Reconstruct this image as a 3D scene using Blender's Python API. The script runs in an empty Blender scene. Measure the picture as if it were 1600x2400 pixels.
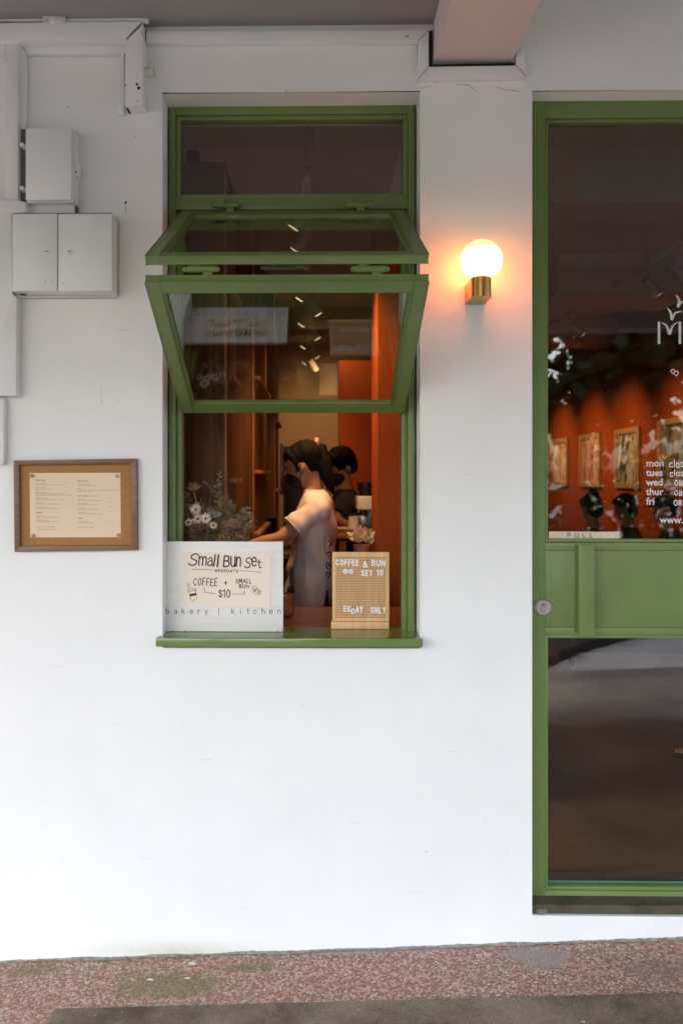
import bpy, bmesh, math, random
from math import sin, cos, pi, radians, sqrt
from mathutils import Vector, Matrix, noise
from mathutils.bvhtree import BVHTree

S = bpy.context.scene
COL = S.collection
random.seed(7)

# ------------------------------------------------------------------ camera, sky, sun, exposure
F, CX, CY, D, YAW, EYE = 1900.0, 735.0, 1120.0, 2.714, 0.0152, 1.6
PPX = CX - F * math.tan(YAW)
cam_d = bpy.data.cameras.new('camera')
cam = bpy.data.objects.new('camera', cam_d); COL.objects.link(cam)
cam_d.sensor_fit = 'VERTICAL'; cam_d.sensor_height = 36.0; cam_d.sensor_width = 24.0
cam_d.lens = F / 2400 * 36.0
cam_d.shift_x = (800 - PPX) / 2400
cam_d.shift_y = -(1200 - CY) / 2400
cam_d.clip_start = 0.05; cam_d.clip_end = 2000
cam_d.dof.use_dof = True; cam_d.dof.focus_distance = 2.68; cam_d.dof.aperture_fstop = 2.8
cam.location = (0, -D, EYE); cam.rotation_euler = (pi / 2, 0, YAW)
S.camera = cam

W = bpy.data.worlds.new('World'); S.world = W; W.use_nodes = True
wn = W.node_tree.nodes; wl = W.node_tree.links
bg = wn['Background']; sky = wn.new('ShaderNodeTexSky')
sky.sky_type = 'NISHITA'; sky.sun_disc = False
sky.sun_elevation = radians(62); sky.sun_rotation = radians(205)
sky.air_density = 1.0; sky.dust_density = 6.0; sky.ozone_density = 1.0
wl.new(sky.outputs[0], bg.inputs[0]); bg.inputs[1].default_value = 0.15
sun_d = bpy.data.lights.new('sun', 'SUN'); sun = bpy.data.objects.new('sun', sun_d); COL.objects.link(sun)
sun_d.energy = 0.5; sun_d.angle = radians(12); sun_d.color = (1.0, 0.95, 0.88)
# sun over the street behind the camera, high above the arcade roof
sun.rotation_euler = (radians(28), 0, radians(-25))
S.view_settings.view_transform = 'Standard'; S.view_settings.look = 'None'
S.view_settings.gamma = 1.0; S.view_settings.use_curve_mapping = False
S.view_settings.exposure = 3.23
S.cycles.use_denoising = True
S.cycles.max_bounces = 10; S.cycles.transparent_max_bounces = 16
S.cycles.diffuse_bounces = 5; S.cycles.glossy_bounces = 5
S.cycles.sample_clamp_indirect = 6.0

# ------------------------------------------------------------------ helpers
RT = Vector((cos(YAW), sin(YAW), 0)); FW = Vector((-sin(YAW), cos(YAW), 0))
def P(X, Y, y=0.0):
    """world point on the plane y seen at photo pixel X, Y"""
    d = RT * ((X - PPX) / F) + FW + Vector((0, 0, (CY - Y) / F))
    t = (y + D) / d.y
    return Vector((d.x * t, y, EYE + d.z * t))
def px(X, y=0.0): return P(X, CY, y).x
def pz(Y, y=0.0, X=735): return P(X, Y, y).z

MATS = {}
def nodes(name):
    m = bpy.data.materials.new(name); m.use_nodes = True
    n = m.node_tree.nodes; l = m.node_tree.links
    return m, n, l, n['Principled BSDF']
def mat(name, c, rough=0.5, metal=0.0, var=None, bump=None, wood=None, emit=None, spec=None, coat=0.0, sheen=0.0):
    """var=(scale, amount) tonal variation; bump=(scale, strength, dist); wood=(axis scales, dark colour)"""
    if name in MATS: return MATS[name]
    m, n, l, b = nodes(name)
    b.inputs['Base Color'].default_value = (*c, 1); b.inputs['Roughness'].default_value = rough
    b.inputs['Metallic'].default_value = metal
    if spec is not None: b.inputs['Specular IOR Level'].default_value = spec
    if coat: b.inputs['Coat Weight'].default_value = coat; b.inputs['Coat Roughness'].default_value = 0.1
    if sheen: b.inputs['Sheen Weight'].default_value = sheen
    tc = n.new('ShaderNodeTexCoord')
    if var or wood:
        no = n.new('ShaderNodeTexNoise'); no.inputs['Detail'].default_value = 7; no.inputs['Roughness'].default_value = 0.62
        rp = n.new('ShaderNodeValToRGB')
        if wood:
            mp = n.new('ShaderNodeMapping'); mp.inputs['Scale'].default_value = wood[0]
            l.new(tc.outputs['Object'], mp.inputs[0]); l.new(mp.outputs[0], no.inputs['Vector'])
            no.inputs['Scale'].default_value = 1.0; no.inputs['Distortion'].default_value = 0.6
            rp.color_ramp.elements[0].position = 0.33; rp.color_ramp.elements[1].position = 0.66
            rp.color_ramp.elements[0].color = (*wood[1], 1); rp.color_ramp.elements[1].color = (*c, 1)
        else:
            l.new(tc.outputs['Object'], no.inputs['Vector']); no.inputs['Scale'].default_value = var[0]
            k = var[1]
            rp.color_ramp.elements[0].position = 0.3; rp.color_ramp.elements[1].position = 0.7
            rp.color_ramp.elements[0].color = (*[v * (1 - k) for v in c], 1)
            rp.color_ramp.elements[1].color = (*[min(1, v * (1 + k)) for v in c], 1)
        l.new(no.outputs[0], rp.inputs[0]); l.new(rp.outputs[0], b.inputs['Base Color'])
    if bump:
        nb = n.new('ShaderNodeTexNoise'); nb.inputs['Detail'].default_value = 5; stretched = isinstance(bump[0], tuple)
        nb.inputs['Scale'].default_value = 1.0 if stretched else bump[0]
        bp = n.new('ShaderNodeBump'); bp.inputs['Strength'].default_value = bump[1]
        bp.inputs['Distance'].default_value = bump[2] if len(bump) > 2 else 0.002
        if stretched:
            m2 = n.new('ShaderNodeMapping'); m2.inputs['Scale'].default_value = bump[0]; l.new(tc.outputs['Object'], m2.inputs[0]); l.new(m2.outputs[0], nb.inputs['Vector'])
        else: l.new(tc.outputs['Object'], nb.inputs['Vector'])
        l.new(nb.outputs[0], bp.inputs['Height']); l.new(bp.outputs[0], b.inputs['Normal'])
    if emit:
        b.inputs['Emission Color'].default_value = (*emit[:3], 1); b.inputs['Emission Strength'].default_value = emit[3]
    MATS[name] = m
    return m

def glass_mat(name='clear_glass', tint=(0.93, 0.97, 0.95)):
    m = bpy.data.materials.new(name); m.use_nodes = True
    n = m.node_tree.nodes; l = m.node_tree.links; n.clear()
    out = n.new('ShaderNodeOutputMaterial'); mix = n.new('ShaderNodeMixShader')
    tr = n.new('ShaderNodeBsdfTransparent'); tr.inputs[0].default_value = (*tint, 1)
    gl = n.new('ShaderNodeBsdfGlossy'); gl.inputs['Roughness'].default_value = 0.0
    lw = n.new('ShaderNodeLayerWeight'); lw.inputs['Blend'].default_value = 0.5
    pw = n.new('ShaderNodeMath'); pw.operation = 'POWER'; pw.inputs[1].default_value = 4
    ma = n.new('ShaderNodeMath'); ma.operation = 'MULTIPLY_ADD'; ma.inputs[1].default_value = 0.95; ma.inputs[2].default_value = 0.075
    l.new(lw.outputs['Facing'], pw.inputs[0]); l.new(pw.outputs[0], ma.inputs[0]); l.new(ma.outputs[0], mix.inputs[0])
    l.new(tr.outputs[0], mix.inputs[1]); l.new(gl.outputs[0], mix.inputs[2]); l.new(mix.outputs[0], out.inputs[0])
    return m

def tag(o, label=None, cat=None, group=None, kind=None):
    if label: o['label'] = label
    if cat: o['category'] = cat
    if group: o['group'] = group
    if kind: o['kind'] = kind
    return o
def chain_inv(o):
    M = Matrix()
    while o is not None:
        M = o.matrix_basis @ M; o = o.parent
    return M.inverted()
def empty(name, loc, label, cat, group=None, rz=0.0):
    o = bpy.data.objects.new(name, None); COL.objects.link(o)
    o.location = loc; o.rotation_euler = (0, 0, rz); o.empty_display_size = 0.1
    return tag(o, label, cat, group)
def link_mesh(name, me, m, parent=None, smooth=None):
    for mm in (m if isinstance(m, (list, tuple)) else [m]): me.materials.append(mm)
    if parent is not None: me.transform(chain_inv(parent))
    if smooth is not None:
        me.shade_smooth()
        if smooth < 180: me.set_sharp_from_angle(angle=radians(smooth))
    o = bpy.data.objects.new(name, me); COL.objects.link(o)
    if parent is not None: o.parent = parent
    return o
def copy_tree(o, parent=None):
    c = o.copy(); COL.objects.link(c)
    if parent is not None: c.parent = parent
    for ch in o.children: copy_tree(ch, c)
    return c

class MB:
    def __init__(s): s.bm = bmesh.new(); s.mi = 0
    def _f(s, vs):
        try:
            f = s.bm.faces.new(vs); f.material_index = s.mi; return f
        except ValueError: return None
    def box(s, x0, x1, y0, y1, z0, z1, bev=0.0, seg=2, M=None):
        if x0 > x1: x0, x1 = x1, x0
        if y0 > y1: y0, y1 = y1, y0
        if z0 > z1: z0, z1 = z1, z0
        r = bmesh.ops.create_cube(s.bm, size=1.0)
        vs = r['verts']
        for v in vs:
            v.co = Vector(((v.co.x + .5) * (x1 - x0) + x0, (v.co.y + .5) * (y1 - y0) + y0, (v.co.z + .5) * (z1 - z0) + z0))
        if M is not None:
            for v in vs: v.co = M @ v.co
        fs = set(f for v in vs for f in v.link_faces)
        for f in fs: f.material_index = s.mi
        if bev > 0:
            es = list(set(e for v in vs for e in v.link_edges))
            r = bmesh.ops.bevel(s.bm, geom=es, offset=bev, segments=seg, affect='EDGES', profile=0.5)
            for f in r['faces']: f.material_index = s.mi
        return s
    def prism(s, pts, y0, y1, bev=0.0):
        """pts: (x, z) polygon, extruded from y0 to y1"""
        a = [s.bm.verts.new((p[0], y0, p[1])) for p in pts]; b = [s.bm.verts.new((p[0], y1, p[1])) for p in pts]
        fs = [s._f(a), s._f(b[::-1])]
        for i in range(len(pts)):
            j = (i + 1) % len(pts); fs.append(s._f([a[j], a[i], b[i], b[j]]))
        if bev > 0:
            es = list(set(e for v in a + b for e in v.link_edges))
            bmesh.ops.bevel(s.bm, geom=es, offset=bev, segments=2, affect='EDGES', profile=0.5)
        return s
    def poly(s, pts):
        s._f([s.bm.verts.new(p) for p in pts]); return s
    def hexa(s, a, b):
        """a, b: two quads of 3D points joined into a solid"""
        va = [s.bm.verts.new(p) for p in a]; vb = [s.bm.verts.new(p) for p in b]
        s._f(va); s._f(vb[::-1])
        for i in range(4):
            j = (i + 1) % 4; s._f([va[j], va[i], vb[i], vb[j]])
        return s
    def tube(s, pts, rad, seg=12, flat=1.0, cap=True):
        pts = [Vector(p) for p in pts]; n = len(pts)
        if not isinstance(rad, (list, tuple)): rad = [rad] * n
        rings = []; up = None
        for i in range(n):
            t = (pts[min(i + 1, n - 1)] - pts[max(i - 1, 0)])
            if t.length < 1e-9: t = Vector((0, 0, 1))
            t.normalize()
            if up is None:
                a = Vector((0, 0, 1)) if abs(t.z) < 0.9 else Vector((0, 1, 0))
                u = t.cross(a).normalized()
            else:
                u = (up - t * up.dot(t)).normalized()
            up = u; w = t.cross(u)
            rings.append([s.bm.verts.new(pts[i] + u * (rad[i] * cos(2 * pi * k / seg)) + w * (rad[i] * flat * sin(2 * pi * k / seg))) for k in range(seg)])
        for i in range(n - 1):
            for k in range(seg):
                k2 = (k + 1) % seg; s._f([rings[i][k], rings[i][k2], rings[i + 1][k2], rings[i + 1][k]])
        if cap: s._f(rings[0][::-1]); s._f(rings[-1])
        return s
    def rings(s, rs, seg=24, cap=True):
        """rs: list of (centre, half-x vector, half-y vector)"""
        R = [[s.bm.verts.new(Vector(c) + Vector(a) * cos(2 * pi * k / seg) + Vector(b) * sin(2 * pi * k / seg)) for k in range(seg)] for c, a, b in rs]
        for i in range(len(R) - 1):
            for k in range(seg):
                k2 = (k + 1) % seg; s._f([R[i][k], R[i][k2], R[i + 1][k2], R[i + 1][k]])
        if cap: s._f(R[0][::-1]); s._f(R[-1])
        return s
    def lathe(s, c, prof, seg=32):
        """prof: (r, z) from bottom to top"""
        c = Vector(c)
        return s.rings([((c.x, c.y, c.z + z), (max(r, 1e-5), 0, 0), (0, max(r, 1e-5), 0)) for r, z in prof], seg)
    def ell(s, c, r, M=None, seg=20, rg=12):
        res = bmesh.ops.create_uvsphere(s.bm, u_segments=seg, v_segments=rg, radius=1.0)
        R = (M if M is not None else Matrix()).to_3x3()
        for v in res['verts']: v.co = R @ Vector((v.co.x * r[0], v.co.y * r[1], v.co.z * r[2])) + Vector(c)
        for f in set(f for v in res['verts'] for f in v.link_faces): f.material_index = s.mi
        return s
    def ribbon(s, pts, w, off, mapf, cap=True, thick=0.0):
        """flat stroke with round ends; pts in (u, v); mapf(u, v, off) -> world"""
        q = [Vector(p) for p in pts]
        for i in range(len(q) - 1):
            d = q[i + 1] - q[i]
            if d.length < 1e-9: continue
            nrm = Vector((-d.y, d.x)).normalized() * (w / 2); o = off + i * 0.000023
            c4 = (q[i] - nrm, q[i + 1] - nrm, q[i + 1] + nrm, q[i] + nrm)
            if thick: s.hexa([mapf(*c, o) for c in c4], [mapf(*c, o - thick) for c in c4])
            else: s.poly([mapf(*c, o) for c in c4])
        if cap:
            for i, p in enumerate(q):
                if 0 < i < len(q) - 1 and i % 2: pass
                o = off + (i + .5) * 0.000023
                c10 = [(p.x + w / 2 * cos(2 * pi * k / 10), p.y + w / 2 * sin(2 * pi * k / 10)) for k in range(10)]
                s.poly([mapf(*c, o) for c in c10])
                if thick:
                    for k in range(10): s.poly([mapf(*c10[k], o), mapf(*c10[k - 1], o), mapf(*c10[k - 1], o - thick), mapf(*c10[k], o - thick)])
        return s
    def mesh(s, name, recalc=True):
        if recalc: bmesh.ops.recalc_face_normals(s.bm, faces=s.bm.faces)
        me = bpy.data.meshes.new(name); s.bm.to_mesh(me); s.bm.free(); return me
    def build(s, name, m, parent=None, smooth=None, recalc=True):
        return link_mesh(name, s.mesh(name, recalc), m, parent, smooth)
    def fused(s, name, m, parent=None, voxel=0.012, iters=4, disp=None):
        """union of everything in here as one continuous skin"""
        me = s.mesh(name); o = bpy.data.objects.new('skin_source', me); COL.objects.link(o)
        r = o.modifiers.new('r', 'REMESH'); r.mode = 'VOXEL'; r.voxel_size = voxel
        sm = o.modifiers.new('s', 'SMOOTH'); sm.iterations = iters; sm.factor = 0.5
        dg = bpy.context.evaluated_depsgraph_get(); dg.update()
        m2 = bpy.data.meshes.new_from_object(o.evaluated_get(dg)); m2.name = name
        bpy.data.objects.remove(o); bpy.data.meshes.remove(me)
        if disp:
            m2.update()
            nr = [v.normal.copy() for v in m2.vertices]
            for v, nn in zip(m2.vertices, nr): v.co += nn * disp(v.co)
        m2.materials.clear()
        return link_mesh(name, m2, m, parent, 180)

# stroke lettering --------------------------------------------------
def cr(pts, closed=False, n=6):
    p = [Vector(a) for a in pts]; out = []
    N = len(p)
    rng = range(N if closed else N - 1)
    for i in rng:
        if closed: a, b, c, d = p[(i - 1) % N], p[i], p[(i + 1) % N], p[(i + 2) % N]
        else: a, b, c, d = p[max(i - 1, 0)], p[i], p[i + 1], p[min(i + 2, N - 1)]
        for k in range(n):
            t = k / n
            out.append(0.5 * ((2 * b) + (c - a) * t + (2 * a - 5 * b + 4 * c - d) * t * t + (3 * b - a - 3 * c + d) * t ** 3))
    out.append(p[0] if closed else p[-1])
    return [tuple(v) for v in out]
def s_(*p): return cr(p)
def o_(*p): return cr(p, True)
OV = o_((.3, 1), (.08, .78), (.02, .5), (.08, .22), (.3, 0), (.52, .22), (.58, .5), (.52, .78))
GL = {
 'A': (.64, [[(0, 0), (.32, 1), (.64, 0)], [(.12, .34), (.52, .34)]]),
 'B': (.56, [[(0, 0), (0, 1)], s_((0, 1), (.36, .98), (.48, .78), (.36, .56), (0, .53)), s_((0, .53), (.42, .5), (.56, .27), (.42, .03), (0, 0))]),
 'C': (.58, [s_((.56, .82), (.36, 1), (.1, .82), (.02, .5), (.1, .18), (.36, 0), (.57, .2))]),
 'D': (.58, [[(0, 0), (0, 1)], s_((0, 1), (.34, .95), (.56, .7), (.57, .35), (.36, .05), (0, 0))]),
 'E': (.48, [[(.48, 1), (0, 1), (0, 0), (.48, 0)], [(0, .52), (.42, .52)]]),
 'F': (.46, [[(.46, 1), (0, 1), (0, 0)], [(0, .52), (.4, .52)]]),
 'K': (.54, [[(0, 0), (0, 1)], [(.52, 1), (.02, .45)], [(.17, .6), (.54, 0)]]),
 'L': (.46, [[(0, 1), (0, 0), (.46, 0)]]),
 'M': (.74, [[(0, 0), (.06, 1), (.37, .3), (.68, 1), (.74, 0)]]),
 'N': (.58, [[(0, 0), (0, 1), (.58, 0), (.58, 1)]]),
 'O': (.6, [OV]), '0': (.56, [[(u * .93, v) for u, v in OV]]),
 'P': (.52, [[(0, 0), (0, 1)], s_((0, 1), (.36, .97), (.5, .74), (.36, .48), (0, .45))]),
 'S': (.54, [s_((.5, .84), (.3, 1), (.06, .86), (.08, .62), (.3, .5), (.5, .34), (.48, .1), (.24, 0), (0, .16))]),
 'T': (.56, [[(0, 1), (.56, 1)], [(.28, 1), (.28, 0)]]),
 'U': (.56, [s_((0, 1), (0, .3), (.1, .06), (.28, 0), (.46, .06), (.56, .3), (.56, 1))]),
 'W': (.84, [[(0, 1), (.2, 0), (.42, .8), (.64, 0), (.84, 1)]]),
 'Y': (.58, [[(0, 1), (.29, .48), (.58, 1)], [(.29, .48), (.29, 0)]]),
 '1': (.22, [[(0, .8), (.2, 1), (.2, 0)]]),
 'I': (.12, [[(.06, 1), (.06, 0)]]),
 '8': (.52, [o_((.26, 1), (.06, .88), (.08, .64), (.26, .52), (.46, .36), (.48, .12), (.26, 0), (.04, .12), (.06, .36), (.26, .52), (.44, .64), (.46, .88))]),
 '$': (.5, [s_((.48, .8), (.26, .92), (.05, .78), (.1, .58), (.3, .5), (.48, .34), (.42, .12), (.22, .06), (0, .2)), [(.26, 1.06), (.26, -.08)]]),
 '+': (.5, [[(0, .5), (.5, .5)], [(.25, .78), (.25, .2)]]),
 '&': (.66, [s_((.66, .0), (.3, .5), (.14, .78), (.26, 1), (.42, .9), (.38, .66), (.12, .44), (.02, .2), (.2, 0), (.46, .08), (.62, .4))]),
 '.': (.1, [[(.05, .02), (.06, .04)]]), ':': (.1, [[(.05, .1), (.06, .12)], [(.05, .5), (.06, .52)]]),
 '|': (.1, [[(.05, -.2), (.05, 1)]]),
 'a': (.5, [s_((.05, .5), (.25, .62), (.44, .48), (.46, .2), (.48, 0)), s_((.45, .36), (.2, .36), (.03, .2), (.1, .02), (.3, .02), (.45, .18))]),
 'b': (.5, [[(0, 0), (0, 1)], o_((.25, .62), (.06, .5), (.02, .3), (.06, .1), (.25, 0), (.44, .1), (.5, .3), (.44, .5))]),
 'c': (.48, [s_((.46, .5), (.28, .62), (.08, .52), (.02, .3), (.08, .1), (.28, 0), (.47, .12))]),
 'e': (.5, [s_((.04, .32), (.48, .34), (.4, .56), (.24, .62), (.06, .48), (.02, .26), (.1, .06), (.28, 0), (.46, .1))]),
 'h': (.46, [[(0, 0), (0, 1)], s_((0, .4), (.12, .58), (.28, .62), (.44, .5), (.46, .3), (.46, 0))]),
 'i': (.1, [[(.05, .62), (.05, 0)], [(.05, .82), (.055, .84)]]),
 'k': (.44, [[(0, 0), (0, 1)], [(.4, .62), (.02, .28)], [(.14, .38), (.44, 0)]]),
 'l': (.1, [[(.05, 1), (.05, 0)]]),
 'm': (.78, [[(0, 0), (0, .62)], s_((0, .42), (.14, .6), (.28, .6), (.38, .44), (.39, 0)), s_((.39, .42), (.52, .6), (.66, .6), (.77, .44), (.78, 0))]),
 'n': (.46, [[(0, 0), (0, .62)], s_((0, .4), (.12, .58), (.28, .62), (.44, .5), (.46, .3), (.46, 0))]),
 'o': (.52, [o_((.26, .62), (.06, .5), (.02, .3), (.06, .1), (.26, 0), (.46, .1), (.5, .3), (.46, .5))]),
 'r': (.3, [[(0, 0), (0, .62)], s_((0, .38), (.1, .56), (.3, .6))]),
 's': (.42, [s_((.39, .52), (.2, .62), (.04, .5), (.1, .36), (.3, .28), (.4, .14), (.24, 0), (.02, .08))]),
 't': (.34, [[(.14, .86), (.14, .14), (.2, .02), (.34, .04)], [(0, .6), (.32, .6)]]),
 'u': (.46, [s_((0, .62), (0, .26), (.06, .06), (.2, 0), (.36, .06), (.46, .26), (.46, .62)), [(.46, .62), (.46, 0)]]),
 'y': (.46, [[(0, .62), (.23, .06)], [(.46, .62), (.14, -.24)]]),
 ' ': (.3, []),
}
def write(mb, text, X0, X1, Ytop, Ybase, y, w, gap=.2, slant=0.0, jit=0.0, dY=0.0, rng=None, off0=0.0, thick=0.0):
    """stroke lettering on the plane y between photo pixels X0..X1; w = stroke width in pixels; dY = baseline drift"""
    rng = rng or random.Random(3)
    tot = sum(GL[c][0] for c in text) + gap * (len(text) - 1)
    sx = (X1 - X0) / tot; h = Ybase - Ytop; u = 0.0
    mapf = lambda X, Y, o: P(X, -Y, y - o)
    for c in text:
        gw, st = GL[c]
        jy = rng.uniform(-jit, jit) * h; js = 1 + rng.uniform(-jit, jit); jr = rng.uniform(-jit, jit) * .6
        for k, line in enumerate(st):
            q = []
            for a, b in line:
                X = X0 + (u + a + slant * (b - .5) + jr * (b - .5)) * sx
                q.append((X, -(Ybase + jy + dY * (X - X0) / max(1, X1 - X0) - b * h * js)))
            mb.ribbon(q, w * (1 + rng.uniform(-.12, .12) * (1 if jit else 0)), off0 + k * 0.0003, mapf, True, thick)
        u += gw + gap
    return mb
def font_text(name, body, X, Ybase, height_px, y, m, parent, bold=0.0, align='LEFT', spacing=1.0):
    cu = bpy.data.curves.new(name, 'FONT'); cu.body = body; cu.align_x = align; cu.offset = bold; cu.space_character = spacing
    cu.resolution_u = 4
    o = bpy.data.objects.new('text_source', cu); COL.objects.link(o)
    dg = bpy.context.evaluated_depsgraph_get(); dg.update()
    me = bpy.data.meshes.new_from_object(o.evaluated_get(dg)); bpy.data.objects.remove(o); me.name = name
    a = P(X, Ybase, y); b = P(X, Ybase - height_px, y); sc = (b.z - a.z) / 0.69
    me.transform(Matrix.Translation(a) @ Matrix.Rotation(pi / 2, 4, 'X') @ Matrix.Scale(sc, 4))
    me.materials.clear()
    return link_mesh(name, me, m, parent)

# ------------------------------------------------------------------ materials
def wall_material():
    m, n, l, b = nodes('white_wall_paint')
    b.inputs['Roughness'].default_value = 0.62
    tc = n.new('ShaderNodeTexCoord')
    def noi(scale, det=6, ro=.6):
        x = n.new('ShaderNodeTexNoise'); x.inputs['Scale'].default_value = scale; x.inputs['Detail'].default_value = det
        x.inputs['Roughness'].default_value = ro; l.new(tc.outputs['Object'], x.inputs['Vector']); return x
    def ramp(src, p0, c0, p1, c1):
        r = n.new('ShaderNodeValToRGB'); r.color_ramp.elements[0].position = p0; r.color_ramp.elements[1].position = p1
        r.color_ramp.elements[0].color = (*c0, 1); r.color_ramp.elements[1].color = (*c1, 1); l.new(src, r.inputs[0]); return r
    r1 = ramp(noi(3.1, 8).outputs[0], .3, (.75, .77, .75), .7, (.805, .82, .8))
    # scuffs: sparse grey smears
    r2 = ramp(noi(17, 9, .75).outputs[0], .66, (0, 0, 0), .8, (1, 1, 1))
    mx = n.new('ShaderNodeMixRGB'); l.new(r2.outputs[0], mx.inputs[0]); l.new(r1.outputs[0], mx.inputs[1]); mx.inputs[2].default_value = (.6, .61, .6, 1)
    # algae stain low on the left (an irregular patch of its own)
    sp = n.new('ShaderNodeSeparateXYZ'); l.new(tc.outputs['Object'], sp.inputs[0])
    def band(sock, c, w):
        a = n.new('ShaderNodeMath'); a.operation = 'SUBTRACT'; l.new(sock, a.inputs[0]); a.inputs[1].default_value = c
        q = n.new('ShaderNodeMath'); q.operation = 'ABSOLUTE'; l.new(a.outputs[0], q.inputs[0])
        d = n.new('ShaderNodeMath'); d.operation = 'DIVIDE'; l.new(q.outputs[0], d.inputs[0]); d.inputs[1].default_value = w
        e = n.new('ShaderNodeMath'); e.operation = 'SUBTRACT'; e.use_clamp = True; e.inputs[0].default_value = 1.0; l.new(d.outputs[0], e.inputs[1]); return e.outputs[0]
    bx, bz = band(sp.outputs[0], -.45, .42), band(sp.outputs[2], .01, .045)
    mu = n.new('ShaderNodeMath'); mu.operation = 'MULTIPLY'; l.new(bx, mu.inputs[0]); l.new(bz, mu.inputs[1])
    n3 = noi(24, 8, .7); m2 = n.new('ShaderNodeMath'); m2.operation = 'MULTIPLY'; l.new(mu.outputs[0], m2.inputs[0]); l.new(n3.outputs[0], m2.inputs[1])
    m3 = n.new('ShaderNodeMath'); m3.operation = 'MULTIPLY'; m3.use_clamp = True; l.new(m2.outputs[0], m3.inputs[0]); m3.inputs[1].default_value = 1.5
    mx2 = n.new('ShaderNodeMixRGB'); l.new(m3.outputs[0], mx2.inputs[0]); l.new(mx.outputs[0], mx2.inputs[1]); mx2.inputs[2].default_value = (.5, .52, .34, 1)
    l.new(mx2.outputs[0], b.inputs['Base Color'])
    nb = noi(9, 10, .68); bp = n.new('ShaderNodeBump'); bp.inputs['Strength'].default_value = .45; bp.inputs['Distance'].default_value = .007
    nb2 = noi(260, 3); bp2 = n.new('ShaderNodeBump'); bp2.inputs['Strength'].default_value = .12; bp2.inputs['Distance'].default_value = .001
    l.new(nb.outputs[0], bp.inputs['Height']); l.new(nb2.outputs[0], bp2.inputs['Height']); l.new(bp.outputs[0], bp2.inputs['Normal'])
    l.new(bp2.outputs[0], b.inputs['Normal'])
    return m
WALL = wall_material()
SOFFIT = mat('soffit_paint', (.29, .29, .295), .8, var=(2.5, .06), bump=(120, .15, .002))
GREEN = mat('green_paint', (.142, .208, .06), .42, var=(7, .09), bump=((60, 60, 14), .12, .0008))
GREENG = mat('green_gloss_paint', (.142, .208, .06), .13, var=(5, .05))
GAP = mat('dark_gap', (.012, .012, .01), .9)
GLASS = glass_mat()
TRUNK = mat('painted_pvc', (.74, .76, .76), .5, var=(6, .05), bump=(40, .15, .002))
STEELW = mat('painted_steel', (.73, .77, .765), .42, var=(5, .04), bump=(60, .1, .001))
BRASS = mat('brushed_brass', (.62, .4, .13), .28, metal=1.0, wood=((3, 3, 300), (.5, .31, .1)))
STEEL = mat('satin_steel', (.6, .59, .56), .3, metal=1.0)
BLACK = mat('black_plastic', (.012, .012, .013), .4)
INK = mat('dark_ink', (.035, .018, .02), .7)
INKV = mat('violet_ink', (.05, .04, .09), .6)
WHITEP = mat('white_letter_plastic', (.82, .82, .8), .4)
VINYL = mat('grey_vinyl', (.6, .63, .62), .5)
WALNUT = mat('walnut_frame', (.21, .1, .05), .42, wood=((6, 6, 70), (.11, .05, .025)))
WALNUTH = mat('walnut_frame_rail', (.21, .1, .05), .42, wood=((6, 6, 120), (.12, .055, .028)))
CORK = mat('cork', (.36, .17, .05), .85, var=(240, .45), bump=(300, .4, .001))
CREAM = mat('cream_paper', (.74, .6, .42), .75, var=(3, .03))
CREAM2 = mat('ivory_card', (.82, .73, .6), .75, var=(3, .02))
PINW = mat('turned_pin_wood', (.5, .3, .16), .5, var=(90, .2))
OAK = mat('oak', (.8, .5, .24), .5, wood=((60, 4, 5), (.63, .37, .16)))
OAKV = mat('oak_upright', (.6, .36, .16), .5, wood=((50, 50, 4), (.46, .26, .1)))
CTR = mat('counter_wood', (.27, .1, .04), .3, wood=((5, 60, 60), (.15, .05, .02)))
CAB = mat('cabinet_wood', (.15, .058, .02), .5, wood=((38, 38, 1.6), (.055, .02, .007)), spec=.2)
CABD = mat('cabinet_edge_wood', (.36, .15, .05), .45, wood=((40, 40, 2), (.24, .09, .03)))
ORANGE = mat('orange_wall_paint', (.33, .056, .006), .75, spec=.2, var=(3, .07), bump=(150, .1, .001))
BEIGE = mat('beige_wall_paint', (.3, .21, .13), .8, var=(2, .05))
CEIL = mat('interior_ceiling_paint', (.72, .6, .57), .85, var=(2, .05))
FLOORI = mat('polished_brown_concrete', (.24, .13, .07), .4, var=(2.2, .35), bump=(30, .1, .002))

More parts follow.
